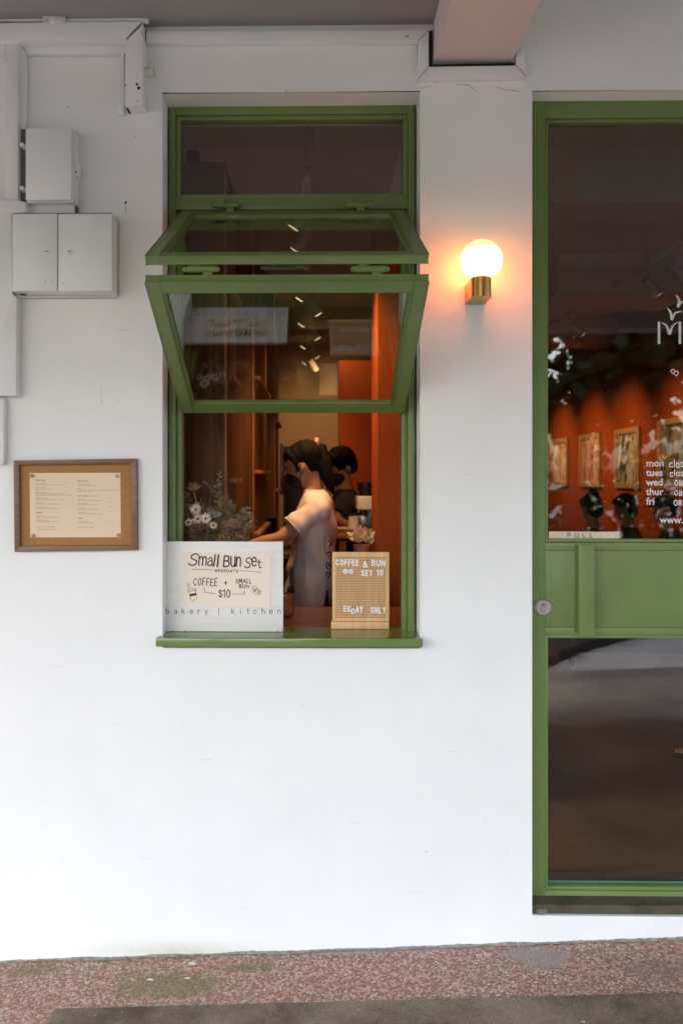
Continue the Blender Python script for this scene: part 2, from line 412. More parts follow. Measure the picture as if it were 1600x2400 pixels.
# ------------------------------------------------------------------ ground, road
def gz(x): return .017 + .043 * max(-7, min(7, x))
def pave_material():
    m, n, l, b = nodes('pebble_wash')
    tc = n.new('ShaderNodeTexCoord'); b.inputs['Roughness'].default_value = .75
    vo = n.new('ShaderNodeTexVoronoi'); vo.inputs['Scale'].default_value = 128; l.new(tc.outputs['Object'], vo.inputs['Vector'])
    sp = n.new('ShaderNodeSeparateColor'); l.new(vo.outputs['Color'], sp.inputs[0])
    rp = n.new('ShaderNodeValToRGB'); rp.color_ramp.interpolation = 'CONSTANT'
    stops = [(0, (0.29, 0.117, 0.078)), (0.16, (0.436, 0.221, 0.156)), (0.34, (0.544, 0.35, 0.261)), (0.5, (0.363, 0.169, 0.105)), (0.62, (0.557, 0.42, 0.314)), (0.74, (0.484, 0.304, 0.209)), (0.86, (0.242, 0.14, 0.105)), (0.93, (0.605, 0.502, 0.397))]
    e = rp.color_ramp.elements; e[0].position = 0; e[0].color = (*stops[0][1], 1); e[1].position = stops[1][0]; e[1].color = (*stops[1][1], 1)
    for p, c in stops[2:]:
        q = e.new(p); q.color = (*c, 1)
    l.new(sp.outputs[0], rp.inputs[0])
    # mortar between stones
    ve = n.new('ShaderNodeTexVoronoi'); ve.feature = 'DISTANCE_TO_EDGE'; ve.inputs['Scale'].default_value = 128; l.new(tc.outputs['Object'], ve.inputs['Vector'])
    mr = n.new('ShaderNodeValToRGB'); mr.color_ramp.elements[0].position = .02; mr.color_ramp.elements[1].position = .1
    mr.color_ramp.elements[0].color = (1, 1, 1, 1); mr.color_ramp.elements[1].color = (0, 0, 0, 1); l.new(ve.outputs[0], mr.inputs[0])
    mx = n.new('ShaderNodeMixRGB'); l.new(mr.outputs[0], mx.inputs[0]); l.new(rp.outputs[0], mx.inputs[1]); mx.inputs[2].default_value = (.2, .14, .115, 1)
    # moss and cement smears: patches with irregular outlines
    def patch(cx, cy, wx, wy, col, prev, k, thr, sc=14):
        mp = n.new('ShaderNodeMapping'); mp.inputs['Location'].default_value = (-cx / wx, -cy / wy, 0); mp.inputs['Scale'].default_value = (1 / wx, 1 / wy, 0)
        l.new(tc.outputs['Object'], mp.inputs[0])
        ln = n.new('ShaderNodeVectorMath'); ln.operation = 'LENGTH'; l.new(mp.outputs[0], ln.inputs[0])
        no = n.new('ShaderNodeTexNoise'); no.inputs['Scale'].default_value = sc; no.inputs['Detail'].default_value = 9; no.inputs['Roughness'].default_value = .72
        l.new(tc.outputs['Object'], no.inputs['Vector'])
        a = n.new('ShaderNodeMath'); a.operation = 'MULTIPLY_ADD'; l.new(no.outputs[0], a.inputs[0]); a.inputs[1].default_value = -2.2; l.new(ln.outputs['Value'], a.inputs[2])
        r = n.new('ShaderNodeMapRange'); r.inputs[1].default_value = thr; r.inputs[2].default_value = thr - .35; r.inputs[3].default_value = 0; r.inputs[4].default_value = k
        l.new(a.outputs[0], r.inputs[0])
        q = n.new('ShaderNodeMixRGB'); l.new(r.outputs[0], q.inputs[0]); l.new(prev, q.inputs[1]); q.inputs[2].default_value = (*col, 1); return q.outputs[0]
    c = patch(-.45, -.16, .28, .09, (.15, .145, .05), mx.outputs[0], .6, -.25, 22)
    c = patch(-.2, -.08, .16, .05, (.12, .12, .04), c, .6, -.4)
    c = patch(-.95, -.06, .16, .06, (.16, .13, .05), c, .5, -.35)
    c = patch(.72, -.07, .17, .085, (.3, .265, .23), c, .75, -.25, 12)
    c = patch(.25, -.012, .5, .022, (.36, .33, .3), c, .6, -.3, 20)
    c = patch(1.1, -.16, .2, .1, (.2, .15, .12), c, .5, -.4)
    l.new(c, b.inputs['Base Color'])
    bp = n.new('ShaderNodeBump'); bp.inputs['Strength'].default_value = 1.0; bp.inputs['Distance'].default_value = .006
    l.new(ve.outputs[0], bp.inputs['Height']); l.new(bp.outputs[0], b.inputs['Normal'])
    return m
PAVE = pave_material()
def conc_material():
    m, n, l, b = nodes('worn_concrete'); b.inputs['Roughness'].default_value = .82; tc = n.new('ShaderNodeTexCoord')
    def noi(sc, det, ro):
        x = n.new('ShaderNodeTexNoise'); x.inputs['Scale'].default_value = sc; x.inputs['Detail'].default_value = det; x.inputs['Roughness'].default_value = ro; l.new(tc.outputs['Object'], x.inputs['Vector']); return x
    def ramp(src, p0, c0, p1, c1):
        r = n.new('ShaderNodeValToRGB'); r.color_ramp.elements[0].position = p0; r.color_ramp.elements[1].position = p1; r.color_ramp.elements[0].color = (*c0, 1); r.color_ramp.elements[1].color = (*c1, 1); l.new(src, r.inputs[0]); return r
    a = ramp(noi(2.3, 10, .7).outputs[0], .4, (.075, .053, .031), .6, (.22, .172, .12))
    c = ramp(noi(160, 4, .7).outputs[0], .3, (.55, .55, .55), .7, (1.35, 1.35, 1.35)); mu = n.new('ShaderNodeMixRGB'); mu.blend_type = 'MULTIPLY'; mu.inputs[0].default_value = 1
    l.new(a.outputs[0], mu.inputs[1]); l.new(c.outputs[0], mu.inputs[2])
    st = ramp(noi(13, 8, .75).outputs[0], .6, (0, 0, 0), .68, (1, 1, 1)); mx = n.new('ShaderNodeMixRGB'); mf = n.new('ShaderNodeMath'); mf.operation = 'MULTIPLY'; mf.inputs[1].default_value = .55
    l.new(st.outputs[0], mf.inputs[0]); l.new(mf.outputs[0], mx.inputs[0]); l.new(mu.outputs[0], mx.inputs[1]); mx.inputs[2].default_value = (.06, .05, .038, 1)
    sp = ramp(noi(95, 2, .5).outputs[0], .72, (0, 0, 0), .76, (1, 1, 1)); m2 = n.new('ShaderNodeMixRGB'); l.new(sp.outputs[0], m2.inputs[0]); l.new(mx.outputs[0], m2.inputs[1]); m2.inputs[2].default_value = (.4, .37, .32, 1)
    l.new(m2.outputs[0], b.inputs['Base Color']); bp = n.new('ShaderNodeBump'); bp.inputs['Strength'].default_value = .6; bp.inputs['Distance'].default_value = .003
    l.new(noi(70, 8, .7).outputs[0], bp.inputs['Height']); l.new(bp.outputs[0], b.inputs['Normal']); return m
CONC = conc_material()
ASPH = mat('grey_tarmac', (.075, .075, .075), .9, var=(40, .25), bump=(120, .5, .004))
def strip(name, y0, y1, dz, m):
    mb = MB(); xs = [-7 + .5 * i for i in range(29)]
    for a, c in zip(xs, xs[1:]):
        mb.poly([(a, y0, gz(a) + dz), (c, y0, gz(c) + dz), (c, y1, gz(c) + dz), (a, y1, gz(a) + dz)])
    return tag(mb.build(name, m), kind='structure')
strip('pavement', -3.4, .06, 0, PAVE)
mb = MB(); rim = [(-7, -2.3), (.4, -2.3), (.9, -2.45), (1.3, -2.25), (1.6, -2.0), (2.0, -2.15), (2.5, -1.75), (3.2, -1.9), (7, -1.9)]
for (xa, ya), (xb, yb) in zip(cr(rim, n=5), cr(rim, n=5)[1:]):
    mb.poly([(xa, -3.38, gz(xa) + .008), (xb, -3.38, gz(xb) + .008), (xb, yb, gz(xb) + .008), (xa, ya, gz(xa) + .008)])
tag(mb.build('pale_path', mat('pale_path_concrete', (.25, .23, .21), .8, var=(2.1, .5), bump=(60, .3, .003))), kind='structure')
mb = MB(); n0 = 60
for i in range(n0):     # concrete slab let into the pebble wash, its left end stops at a joint
    a = px(128, -.27) + (7 - px(128, -.27)) * i / n0; c = px(128, -.27) + (7 - px(128, -.27)) * (i + 1) / n0
    ya = -.272 + .004 * noise.noise((a * 9, 0, 0)) - .012 * a; yc = -.272 + .004 * noise.noise((c * 9, 0, 0)) - .012 * c
    mb.poly([(a, -3.39, gz(a) + .004), (c, -3.39, gz(c) + .004), (c, yc, gz(c) + .004), (a, ya, gz(a) + .004)])
tag(mb.build('concrete_path', CONC), kind='structure')
mb = MB().box(-300, 300, -300, -3.42, -.6, -.06)
tag(mb.build('road', ASPH), kind='structure')
mb = MB().poly([(.9, -3.45, -.056), (7.5, -3.45, -.056), (7.5, -6.6, -.056), (.9, -6.6, -.056)])
tag(mb.build('driveway', mat('pale_concrete', (.5, .48, .45), .8, var=(1.3, .25), bump=(40, .3, .004))), kind='structure')
mb = MB(); edge = [(-9, -4.4), (-.5, -3.7), (1.2, -3.6), (1.99, -4.16), (2.26, -4.47), (2.6, -4.85), (2.87, -5.1), (3.22, -5.42), (3.6, -5.61), (3.95, -5.7), (6.5, -6.1), (12, -6.6)]
pl_ = [(x, y) for x, y in cr(edge, n=6)]
a = [mb.bm.verts.new((x, y, .04)) for x, y in pl_] + [mb.bm.verts.new((12, -9, .04)), mb.bm.verts.new((-9, -9, .04))]
b_ = [mb.bm.verts.new((v.co.x, v.co.y, -.0595)) for v in a]
mb._f(a)
for i in range(len(a)):
    j = (i + 1) % len(a); mb._f([a[i], a[j], b_[j], b_[i]])
tag(mb.build('planting_soil', mat('dark_soil', (.03, .022, .014), .95, var=(6, .4), bump=(40, .6, .02))), kind='structure')
mb = MB().poly([(-900, -900, -.62), (900, -900, -.62), (900, 900, -.62), (-900, 900, -.62)])
tag(mb.build('ground', mat('bare_earth', (.12, .1, .07), .95, var=(.5, .2))), kind='structure')
mb = MB()
for X, Y, r in ((1118, 2236, 5), (1146, 2235, 4), (1140, 2241, 3), (1258, 2221, 3), (890, 2263, 3), (1165, 2332, 4), (440, 2292, 7), (352, 2295, 9), (450, 2255, 11), (1455, 2278, 3), (1366, 2394, 4)):
    z0 = None; yy = -.01
    for k in range(60):      # walk out along the view ray until it meets the paving
        q = P(X, Y, yy)
        if q.z > gz(q.x) + .0055: break
        yy -= .008
    mb.poly([(q.x + r / 700 * cos(t * pi / 4.5) * random.uniform(.6, 1.2), yy + .6 * r / 700 * sin(t * pi / 4.5) * random.uniform(.6, 1.2), gz(q.x) + .007) for t in range(9)])
tag(mb.build('paint_drips', mat('dried_paint', (.66, .66, .63), .6)), kind='stuff')
tag(bpy.data.objects['paint_drips'], 'dried white paint spots splashed on the pebble pavement', 'paint spots')

# ------------------------------------------------------------------ the shop building
shop = empty('shop_building', (0, 0, 0), 'white painted shophouse front with green serving window and green glass door', 'building')
FY = .10                                           # window frame plane
wx0, wx1 = px(380), px(985); wz0, wz1 = 1.03, pz(216)
DY = .074
dx0 = px(1244.5); dx1 = dx0 + .98; dz0 = pz(2147, 0, 1300); dz1 = pz(213, 0, 1300)
T = .26
mb = MB()
def wallbox(x0, x1, z0, z1): mb.box(x0, x1, 0, T, z0, z1)
L, R_, TOP, BOT = -6.5, 6.5, 4.2, -.6
# facade as one grid sheet with holes (front), then reveals and back
xs = [L, wx0, wx1, dx0, dx1, R_]
def sheet(y, flip):
    def q(x0, x1, z0, z1):
        p = [(x0, y, z0), (x1, y, z0), (x1, y, z1), (x0, y, z1)]
        mb.poly(p[::-1] if flip else p)
    q(L, wx0, BOT, TOP); q(wx0, wx1, BOT, wz0); q(wx0, wx1, wz1, TOP); q(wx1, dx0, BOT, TOP)
    q(dx0, dx1, BOT, dz0); q(dx0, dx1, dz1, TOP); q(dx1, R_, BOT, TOP)
sheet(0, False); sheet(T, True)
for (x0, x1, z0, z1) in ((wx0, wx1, wz0, wz1), (dx0, dx1, dz0, dz1)):
    mb.poly([(x0, 0, z0), (x0, T, z0), (x0, T, z1), (x0, 0, z1)]); mb.poly([(x1, 0, z0), (x1, 0, z1), (x1, T, z1), (x1, T, z0)])
    mb.poly([(x0, 0, z1), (x0, T, z1), (x1, T, z1), (x1, 0, z1)]); mb.poly([(x0, 0, z0), (x1, 0, z0), (x1, T, z0), (x0, T, z0)])
for (a, b_) in (((L, 0), (L, T)), ((R_, T), (R_, 0))):
    mb.poly([(a[0], a[1], BOT), (b_[0], b_[1], BOT), (b_[0], b_[1], TOP), (a[0], a[1], TOP)])
mb.build('facade_wall', WALL, shop, recalc=False)
# soft rounded plaster arris round the openings
mb = MB(); r = .004
mb.tube([(wx0, .001, wz0), (wx0, .001, wz1), (wx1, .001, wz1), (wx1, .001, wz0)], .0035, 6)
mb.tube([(dx0, .001, dz0), (dx0, .001, dz1), (dx1, .001, dz1), (dx1, .001, dz0), (dx0, .001, dz0)], .003, 6)
mb.build('plaster_edge', WALL, shop, 60)
# arcade ceiling, beam, edge beam
bx0, bx1, bz = px(1014), px(1199), pz(153)
zc = pz(60)
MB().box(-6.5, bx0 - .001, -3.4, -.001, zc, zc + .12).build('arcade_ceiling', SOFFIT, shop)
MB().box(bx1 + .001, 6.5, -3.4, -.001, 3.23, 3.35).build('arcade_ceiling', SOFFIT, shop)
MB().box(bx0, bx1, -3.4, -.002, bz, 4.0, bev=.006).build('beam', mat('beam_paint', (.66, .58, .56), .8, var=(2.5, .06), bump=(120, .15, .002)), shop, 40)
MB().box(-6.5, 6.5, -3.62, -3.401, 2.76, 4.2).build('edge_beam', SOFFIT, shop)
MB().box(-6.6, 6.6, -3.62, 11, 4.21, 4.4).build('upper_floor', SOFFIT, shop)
# hairline cracks, anchor holes
CRK = mat('crack_dirt', (.16, .15, .14), .9); mp = lambda X, Y, o: P(X, -Y, -.0006 - o)
def crack(pts, w):
    q = []
    for (a, b_) in zip(pts, pts[1:]):
        for k in range(5):
            t = k / 5; q.append((a[0] + (b_[0] - a[0]) * t + random.uniform(-.8, .8), -(a[1] + (b_[1] - a[1]) * t + random.uniform(-1.2, 1.2))))
    q.append((pts[-1][0], -pts[-1][1])); MB().ribbon(q, w, 0, mp, cap=False).build('crack', CRK, shop)
crack([(987, 206), (1000, 203), (1012, 202)], .8); crack([(1016, 193), (1040, 191), (1062, 191)], .8)
crack([(1070, 197), (1096, 198), (1105, 204), (1118, 215)], 1.1); crack([(1162, 204), (1178, 208), (1192, 211), (1217, 214)], 1.0)
crack([(292, 478), (296, 492), (295, 500)], .9); crack([(383, 217), (420, 219), (520, 217), (600, 218)], .7)
crack([(238, 900), (239, 950)], .5); crack([(275, 774), (303, 775)], .5)
for X, Y, r in ((295, 475, 3.4), (161, 250, 1.5), (317, 321, 1.3), (297, 303, 1), (113, 131, 1.6), (116, 136, 1), (670, 213, 1.6), (998, 1996, 1.4), (1134, 1924, 1), (632, 1818, .8), (905, 1850, .8), (340, 1575, .9), (278, 939, .8), (1240, 898, .8), (1110, 1230, .7), (150, 1640, .8)):
    MB().poly([P(X + r * cos(k * pi / 4) * random.uniform(.7, 1.3), Y + r * sin(k * pi / 4) * random.uniform(.7, 1.3), -.0008) for k in range(8)]).build('anchor_hole', mat('hole_dark', (.05, .04, .035), .9), shop)
SCF = mat('scuff_grey', (.6, .61, .6), .7)
for X, Y, ln, an in ((120, 1560, 30, .1), (260, 1700, 22, -.2), (470, 1780, 26, .05), (700, 1650, 18, .3), (820, 1930, 30, -.1), (1050, 1760, 24, .15), (1180, 1990, 16, -.3), (330, 2010, 28, .1), (90, 1930, 22, .2), (960, 2090, 34, .02), (560, 2130, 26, -.05), (1090, 1110, 14, .4), (200, 1400, 20, -.1)):
    pts = [(X + ln * cos(an) * t / 6, -(Y + ln * sin(an) * t / 6 + random.uniform(-1, 1))) for t in range(7)]
    MB().ribbon(pts, random.uniform(.6, 1.3), 0, mp, cap=False).build('scuff', SCF, shop)
JD = mat('joint_grime', (.1, .07, .045), .9); mpj = lambda X, Y, o: P(X, -Y, .0985 - o)
for X, Y0, Y1 in ((396.5, 300, 455), (396.5, 640, 760), (396.5, 800, 950), (396.6, 965, 1060), (396.7, 1090, 1262), (970.8, 250, 420), (970.8, 690, 860), (970.6, 900, 1010), (970.6, 1060, 1450)):
    pts = [(X + random.uniform(-.4, .4), -(Y0 + (Y1 - Y0) * t / 14)) for t in range(15)]
    MB().ribbon(pts, random.uniform(.9, 1.7), 0, mpj, cap=False).build('joint_grime', JD, shop)
# worn threshold under the door
MB().box(dx0 + .001, dx1 - .001, .012, T - .01, dz0, dz0 + .03, bev=.004).build('threshold', mat('threshold_concrete', (.07, .055, .035), .8, var=(14, .45), bump=(60, .4, .004)), shop)
mb = MB()
for (X0, X1, Y0, Y1) in ((1253, 1286, 2128, 2144), (1258, 1276, 2132, 2147)):
    mb.poly([P(X0 + (X1 - X0) * (.5 + .5 * cos(t * pi / 5) * random.uniform(.7, 1.1)), Y0 + (Y1 - Y0) * (.5 + .5 * sin(t * pi / 5) * random.uniform(.7, 1.1)), .010 - .001 * (X0 % 2)) for t in range(10)])
mb.build('plaster_flake', mat('flaked_plaster', (.17, .155, .13), .85, var=(60, .5)), shop)

# crumbled mortar and dirt where the wall meets the paving
mb = MB(); x = -1.25; rj = random.Random(12); prev = None
while x < 1.5:
    h = .002 + .006 * max(0, noise.noise((x * 7, 3, 0)) + .25) + rj.uniform(0, .0025); dpt = .006 + .014 * max(0, noise.noise((x * 5, 9, 1)) + .3) + rj.uniform(0, .003)
    cur_ = ((x, -.0008, gz(x) + h), (x, -.0008 - dpt * .4, gz(x) + h * .6), (x, -.0008 - dpt, gz(x) + .0022))
    if prev: mb.poly([prev[0], prev[1], cur_[1], cur_[0]]); mb.poly([prev[1], prev[2], cur_[2], cur_[1]])
    prev = cur_; x += rj.uniform(.006, .014)
mb.build('mortar_edge', mat('crumbled_mortar', (.27, .24, .2), .9, var=(55, .5), bump=(150, .8, .003)), shop, recalc=False)

# ---- serving window
win = empty('window', (px(686, FY), FY, 1.07), 'green framed serving window with a folded up bi-fold sash', None); win.parent = shop
if 'category' in win: del win['category']
fx0, fx1, fz1 = px(396, FY), px(972, FY), pz(247, FY)
SILZ = pz(1478, FY)
def ring(mb, x0, x1, z0, z1, w, y0, y1, bev=.002, M=None, wb=None, wt=None):
    wb = w if wb is None else wb; wt = w if wt is None else wt
    mb.box(x0, x0 + w, y0, y1, z0, z1, bev, M=M); mb.box(x1 - w, x1, y0, y1, z0, z1, bev, M=M)
    mb.box(x0 + w, x1 - w, y0 + .0004, y1, z1 - wt, z1, bev, M=M)
    if wb: mb.box(x0 + w, x1 - w, y0 + .0004, y1, z0, z0 + wb, bev, M=M)
mb = MB()
ring(mb, fx0, fx1, SILZ - .03, fz1, .024, FY, FY + .07, wb=0, wt=.03)
# transom rail
tz0, tz1 = pz(490, FY), pz(463, FY)
mb.box(fx0 + .024, fx1 - .024, FY + .0006, FY + .07, tz0, tz1, .002)
# stop ring for the opening, glazing bead of the transom
ring(mb, fx0 + .0245, fx1 - .0245, SILZ - .03, tz0 - .0005, .019, FY + .02, FY + .065, wb=0, wt=.01)
ring(mb, fx0 + .0245, fx1 - .0245, tz1 + .0005, fz1 - .0305, .015, FY + .006, FY + .05)
mb.build('frame', GREEN, win, 40)
MB().box(fx0 + .03, fx1 - .03, FY + .026, FY + .031, tz1 + .01, fz1 - .04).build('transom_pane', GLASS, win)
# sill
mb = MB(); mb.box(px(365, -.043), px(990, -.043), -.043, .0 - .0005, SILZ - .028, SILZ, .003)
mb.box(wx0 + .001, wx1 - .001, -.0008, .175, SILZ - .0285, SILZ - .0003, .0)
mb.build('sill', GREENG, win, 40)
# leaves of the bi-fold sash; local: u across, v along the leaf, w outwards normal
lx0, lx1 = px(427, .085), px(945, .085)
YF = -.528
def leaf(pa, pb, flip, name_pane):
    """pa, pb: (y, z) of the outer face's two ends"""
    a = Vector((0, pa[0], pa[1])); b_ = Vector((0, pb[0], pb[1])); v = (b_ - a); Lh = v.length; v.normalize()
    u = Vector((1, 0, 0)); w = u.cross(v)
    if flip: w = -w
    M = Matrix(((u.x, -w.x, v.x, 0), (u.y, -w.y, v.y, a.y), (u.z, -w.z, v.z, a.z), (0, 0, 0, 1)))   # x=u, y=inwards, z=v
    mb = MB()
    ring(mb, lx0, lx1, 0, Lh, .038, 0, .025, .0025, M)
    ring(mb, lx0 + .0385, lx1 - .0385, .0385, Lh - .0385, .009, .004, .022, .0015, M)
    mb.build('sash', GREEN, win, 40)
    mb = MB(); mb.box(lx0 + .042, lx1 - .042, .013, .0148, .042, Lh - .042, M=M); mb.build(name_pane, GLASS, win)
    return M, Lh
u_top = (.088, pz(493, .088)); u_bot = (YF, pz(597, YF))
l_top = (YF, pz(662, YF)); l_bot = (.083, pz(967, .083))
leaf(u_top, u_bot, True, 'sash_pane'); leaf(l_top, l_bot, True, 'sash_pane')
def hinge(X0, X1, Y, y):
    a, b_ = P(X0, Y, y), P(X1, Y, y); mb = MB(); r = .0095
    L_ = b_.x - a.x; seg = []
    prof = [(0, .001), (.004, .007), (.008, .0085), (.012, .007), (.014, r), (L_ * .5 - .001, r), (L_ * .5, r * .85), (L_ * .5 + .001, r), (L_ - .014, r), (L_ - .012, .007), (L_ - .008, .0085), (L_ - .004, .007), (L_, .001)]
    mb.tube([(a.x + t, y, a.z) for t, _ in prof], [q for _, q in prof], 14)
    mb.box(a.x + L_ * .22, a.x + L_ * .45, y - .002, y + .006, a.z, a.z + .028); mb.box(a.x + L_ * .55, a.x + L_ * .78, y - .002, y + .006, a.z - .028, a.z)
    mb.build('hinge', GREEN, win, 50)
hinge(495, 563, 481, .078); hinge(801, 868, 481, .078); hinge(427, 516, 631, -.514); hinge(821, 913, 631, -.514)
# pull handle inside the lower leaf's bottom rail and the latch plate under the fold
a = P(635, 941, .06); b_ = P(718, 941, .06)
MB().tube([(a.x, .1, a.z), (a.x, .06, a.z + .004), (b_.x, .06, b_.z + .004), (b_.x, .1, b_.z)], .004, 8).build('sash_handle', GREEN, win, 60)
a = P(610, 622, -.42); b_ = P(722, 630, -.42)
MB().box(a.x, b_.x, -.42, -.41, b_.z, a.z, .002).build('latch_plate', GREEN, win)

# ---- glazed door
door = empty('door', (dx0, DY, dz0), 'green glazed door with a wide middle panel', None); door.parent = shop
if 'category' in door: del door['category']
def dxp(X): return px(X, DY)
def dzp(Y): return pz(Y, DY, 1300)
gx0 = dxp(1283); gx1 = dx1 - .075; sx0 = dxp(1276); sx1 = dx1 - .066
zb = dzp(2124); zt = dzp(236)
mb = MB()
mb.box(dx0 + .002, sx0, DY, DY + .05, zb, zt, .002); mb.box(sx1, dx1 - .002, DY, DY + .05, zb, zt, .002)
mb.box(sx0, sx1, DY + .0004, DY + .05, dzp(277), zt, .002); mb.box(sx0, sx1, DY + .0004, DY + .05, zb, dzp(2088), .002)
mb.box(sx0, sx1, DY + .0004, DY + .05, dzp(1290), dzp(1272), .001); mb.box(sx0, sx1, DY + .0004, DY + .05, dzp(1488), dzp(1471), .001)
for (ya, yb) in ((277, 1272), (1488, 2088)):
    ring(mb, sx0 + .0015, sx1 - .0015, dzp(yb) + .0015, dzp(ya) - .0015, .0105, DY + .005, DY + .045, .001)
mb.build('door_frame', GREEN, door, 40)
MB().box(sx0 + .0008, sx1 - .0008, DY + .0012, DY + .045, dzp(1471) + .0008, dzp(1290) - .0008, .0008).build('middle_panel', GREEN, door, 40)
GY = DY + .022
MB().box(gx0 - .004, gx1 + .004, GY, GY + .006, dzp(1268), dzp(284)).build('upper_pane', GLASS, door)
MB().box(gx0 - .004, gx1 + .004, GY, GY + .006, dzp(2080), dzp(1492)).build('lower_pane', GLASS, door)
MB().box(gx0, gx1, GY - .003, GY - .0002, dzp(2075), dzp(2070)).build('glazing_gasket', mat('green_gasket', (.06, .17, .11), .2), door)
MB().box(dx0 + .0005, dx0 + .004, DY + .004, DY + .04, dzp(2124), zt).build('frame_gap', GAP, door)
# pull handle: flat bar welded on a web
mb = MB(); hy = DY - .045
mb.box(px(1356, hy), px(1392, hy), hy, hy + .006, pz(1491, hy, 1370), pz(1276, hy, 1370), .002)
mb.box(px(1352, hy + .02), px(1352, hy + .02) + .005, hy + .0063, DY + .001, pz(1488, hy, 1370), pz(1279, hy, 1370), .001)
mb.build('handle', GREEN, door, 40)
c = P(1271.5, 1423, DY)
mb = MB(); mb.rings([((c.x, DY - t, c.z), (r, 0, 0), (0, 0, r)) for t, r in ((-.002, .028), (.006, .028), (.009, .0255), (.0092, .001))], 40)
mb.build('lock', STEEL, door, 35)
mb = MB(); mb.rings([((c.x + .001, DY - t, c.z + .006), (r, 0, 0), (0, 0, r)) for t, r in ((.008, .0088), (.0102, .0086), (.0103, .001))], 24)
mb.box(c.x - .004, c.x + .005, DY - .0102, DY - .008, c.z - .017, c.z + .002, .001)
mb.build('lock_cylinder', mat('worn_brass_lock', (.5, .42, .34), .35, metal=1), door, 40)
mb = MB(); mp2 = lambda X, Y, o: P(X, -Y, DY - .0106 - o)
mb.poly([P(1272 + 2.2 * cos(k * pi / 4), 1417 + 2.2 * sin(k * pi / 4), DY - .0106) for k in range(8)])
mb.ribbon([(1272, -1417), (1271.7, -1422)], 1.2, .0002, mp2)
mb.ribbon([(1268, -1422), (1267.5, -1432), (1270, -1434)], .9, .0002, mp2)
mb.build('keyhole', GAP, door)
# vinyl lettering on the upper glass
yv = GY - .0008
font_text('lettering', 'mon\ntues\nwed\nthur\nfri', 1513, 1094.5, 15.8, yv, VINYL, door, bold=.022).scale = (1, 1, 1)
o = [ob for ob in door.children if ob.name.startswith('lettering')][0]
bb = [v.co.z for v in o.data.vertices]; top0 = max(bb)
# line pitch: photo 22 px between the days
z_first = pz(1094.5, yv, 1513); cur = font_text
bpy.data.objects.remove(o)
for k, wd in enumerate(('mon', 'tues', 'wed', 'thur', 'fri')):
    font_text('lettering', wd, 1513, 1093 + 22.3 * k, 15.8, yv, VINYL, door, bold=.022)
font_text('lettering', 'www.', 1545, 1226, 15.8, yv, VINYL, door, bold=.022)
mb = MB(); rg = random.Random(11)
write(mb, 'clos', 1568, 1600, 1078, 1095, yv, 2, .22, jit=.08, rng=rg); write(mb, 'ed', 1603, 1620, 1078, 1095, yv, 2, .22, jit=.08, rng=rg) if 'd' in GL else None
write(mb, 'clos', 1569, 1600, 1101, 1116, yv, 2, .22, jit=.08, rng=rg)
for k, (xa, yb) in enumerate(((1580, 1138), (1579, 1161), (1578, 1184))):
    write(mb, '08', xa, xa + 18, yb - 12, yb, yv, 1.9, .2, jit=.06, rng=rg)
write(mb, ':', 1600, 1602, 1174, 1184, yv, 1.9)
mb.build('handwriting', mat('white_marker', (.8, .82, .8), .5), door)
# sprouting letter emblem, cut by the picture's edge
mb = MB(); mpv = lambda X, Y, o: P(X, -Y, yv - o)
def bar(x0, x1, y0, y1): mb.poly([mpv(x0, -y1, 0), mpv(x1, -y1, 0), mpv(x1, -y0, 0), mpv(x0, -y0, 0)])
bar(1540, 1546, 754, 806); bar(1589, 1595, 754, 806)
def petal(pts, ws, off):
    c0 = cr(pts, n=8); n_ = len(c0)
    for i in range(n_ - 1):
        a, b_ = Vector(c0[i]), Vector(c0[i + 1]); d = (b_ - a).normalized(); nn = Vector((-d.y, d.x))
        def wv(t):
            k = t * (len(ws) - 1); j = min(int(k), len(ws) - 2); return ws[j] + (ws[j + 1] - ws[j]) * (k - j)
        wa, wb = wv(i / (n_ - 1)), wv((i + 1) / (n_ - 1))
        mb.poly([mpv(*(a - nn * wa), off), mpv(*(b_ - nn * wb), off), mpv(*(b_ + nn * wb), off), mpv(*(a + nn * wa), off)])
petal([(1549, -757), (1560, -763), (1568, -784)], [.8, 2.2, 3.2], .0001); petal([(1568, -784), (1575, -764), (1587, -755)], [3.2, 2.2, .8], .0002)
petal([(1562, -722), (1570, -732), (1573, -750)], [.8, 2.8, 3.2], .0001); petal([(1573, -750), (1581, -734), (1597, -730)], [3, 2.2, .8], .0002)
petal([(1582, -691), (1590, -703), (1587, -720)], [.8, 3, 3], .0001); petal([(1587, -720), (1595, -709), (1612, -701)], [3, 2.4, .8], .0002)
th = radians(-52)
for line in GL['B'][1]:
    q = [(1586 + 17 * (u * cos(-th) - v * sin(-th)) * 1.05 - 2, -(881 - 17 * (u * sin(-th) + v * cos(-th)))) for u, v in line]
    mb.ribbon(q, 2.2, .0003, mpv)
mb.build('emblem', VINYL, door)

# ------------------------------------------------------------------ interior shell (parts of the building)
RX, YB, ZF = 3.62, 10.3, .13
MB().box(-1.4, RX + .3, T + .001, YB, ZF - .2, ZF).build('interior_floor', FLOORI, shop)
MB().box(-1.4, RX + .3, T + .001, YB, 3.5, 3.7).build('interior_ceiling', CEIL, shop)
MB().box(RX, RX + .2, T + .001, YB, ZF + .001, 3.499).build('side_wall', ORANGE, shop)
MB().box(-1.5, -1.3, T + .001, YB, ZF + .001, 3.499).build('side_wall', BEIGE, shop)
MB().box(-1.4, RX, YB, YB + .2, ZF, 3.6).build('back_wall', BEIGE, shop)
MB().box(-.6, 1.25, 6.3, 6.4, ZF + .001, 3.499).build('partition_wall', BEIGE, shop)
MB().box(px(885, .95), .72, .95, 1.35, ZF + .001, 2.8, .004).build('pillar', ORANGE, shop, 40)
MB().box(px(794, 2.9), .75, 2.9, 3.1, ZF + .001, pz(845, 2.9)).build('low_partition', ORANGE, shop)
mb = MB()
